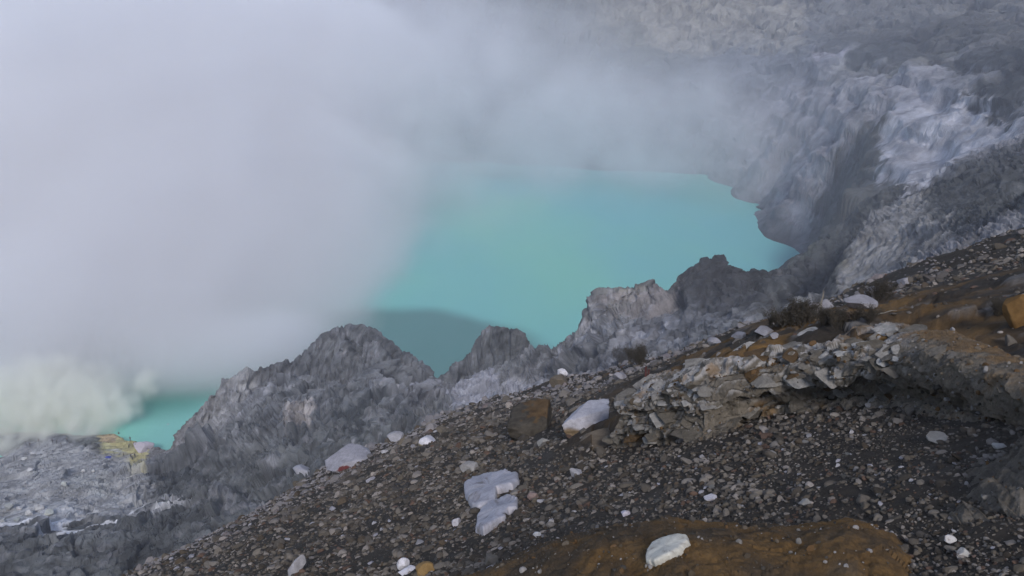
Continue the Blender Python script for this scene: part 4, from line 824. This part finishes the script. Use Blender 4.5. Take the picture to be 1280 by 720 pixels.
for (px, py, D, r, a) in [(6,557,284,3.2,1.0),(22,550,287,3.4,1.0),(56,549,287,2.6,1.0),(95,546,288,2.8,1.0),(112,541,289,3.0,1.0),(8,552,288,3.2,1.1),(36,546,291,3.0,1.),(58,541,292,3.4,1.1),(78,541,292,2.2,.9),(100,533,294,3.6,1.15),(116,538,292,2.4,1.),(135,528,296,3.2,1.),(150,520,298,4.2,1.),(166,508,302,4.5,1.),(125,512,300,6,1.1),(98,515,300,6,1.1),
                          (20,530,298,7,1.1),(60,518,300,8,1.1),(-20,545,292,7,1.2),(95,500,305,9,1.1),(140,500,306,7,1),(40,490,310,12,1.1),(0,502,308,9,1.1),(-40,500,312,10,1.1),(80,478,320,9,.85),(130,480,320,8,.85),(178,486,318,4.5,.9),(188,474,322,5,.85),
                          (20,462,330,9,.6),(90,460,332,8,.55)]:
    puffs.append((W(px, py, D), (r, r*1.2, r*1.05), a))
sf = steam('sulfur_fumes', (-240,236,0), (-100,380,75), 1.0, puffs, .20, 3.8, .16, volmat('fumes', (.978,.988,.93), 1.0, .0), cut=.38, detail=4, warp=6, puffy=True)
tag(sf, kind='stuff')

# air
hz = mesh_obj('haze', [(x, y, z) for x in (-2600, 2600) for y in (-30, 4600) for z in (-60, 420)],
              [(0,1,3,2),(4,6,7,5),(0,4,5,1),(2,3,7,6),(0,2,6,4),(1,5,7,3)])
hm = volmat('haze_air', (.82,.86,1.0), .0004, .0); hm.node_tree.nodes['Principled Volume'].inputs['Density Attribute'].default_value = ''
hz.data.materials.append(hm); tag(hz, kind='stuff')

# ------------------------------------------------------------------ light
wd = bpy.data.worlds.new('World'); sc.world = wd; wd.use_nodes = True; N = wd.node_tree.nodes; L = wd.node_tree.links
sky = N.new('ShaderNodeTexSky'); sky.sky_type = 'NISHITA'; sky.sun_disc = False
EL, AZ = math.radians(36), math.radians(174)      # low, veiled, behind the crater rim on the right
sky.sun_elevation = EL; sky.sun_rotation = AZ; sky.altitude = 2200; sky.dust_density = 2; sky.ozone_density = 2
hs = N.new('ShaderNodeHueSaturation'); hs.inputs['Saturation'].default_value = .68; L.new(sky.outputs[0], hs.inputs['Color']); L.new(hs.outputs[0], N['Background'].inputs[0]); N['Background'].inputs[1].default_value = .1
sl = bpy.data.lights.new('sun', 'SUN'); so = bpy.data.objects.new('sun', sl); COL.objects.link(so)
sl.energy = 1.5; sl.angle = math.radians(11); sl.color = (1, .95, .9)
dirv = Vector((math.sin(AZ)*math.cos(EL), math.cos(AZ)*math.cos(EL), math.sin(EL)))
so.rotation_euler = dirv.to_track_quat('Z', 'Y').to_euler()
vs = sc.view_settings; vs.view_transform = 'Standard'; vs.look = 'None'; vs.gamma = 1; vs.use_curve_mapping = False; vs.exposure = 0.88
cy = sc.cycles; cy.use_denoising = True; cy.max_bounces = 8; cy.diffuse_bounces = 2; cy.glossy_bounces = 2; cy.volume_bounces = 6
cy.use_adaptive_sampling = True; cy.adaptive_threshold = .03; cy.volume_step_rate = 1.5; cy.volume_max_steps = 256
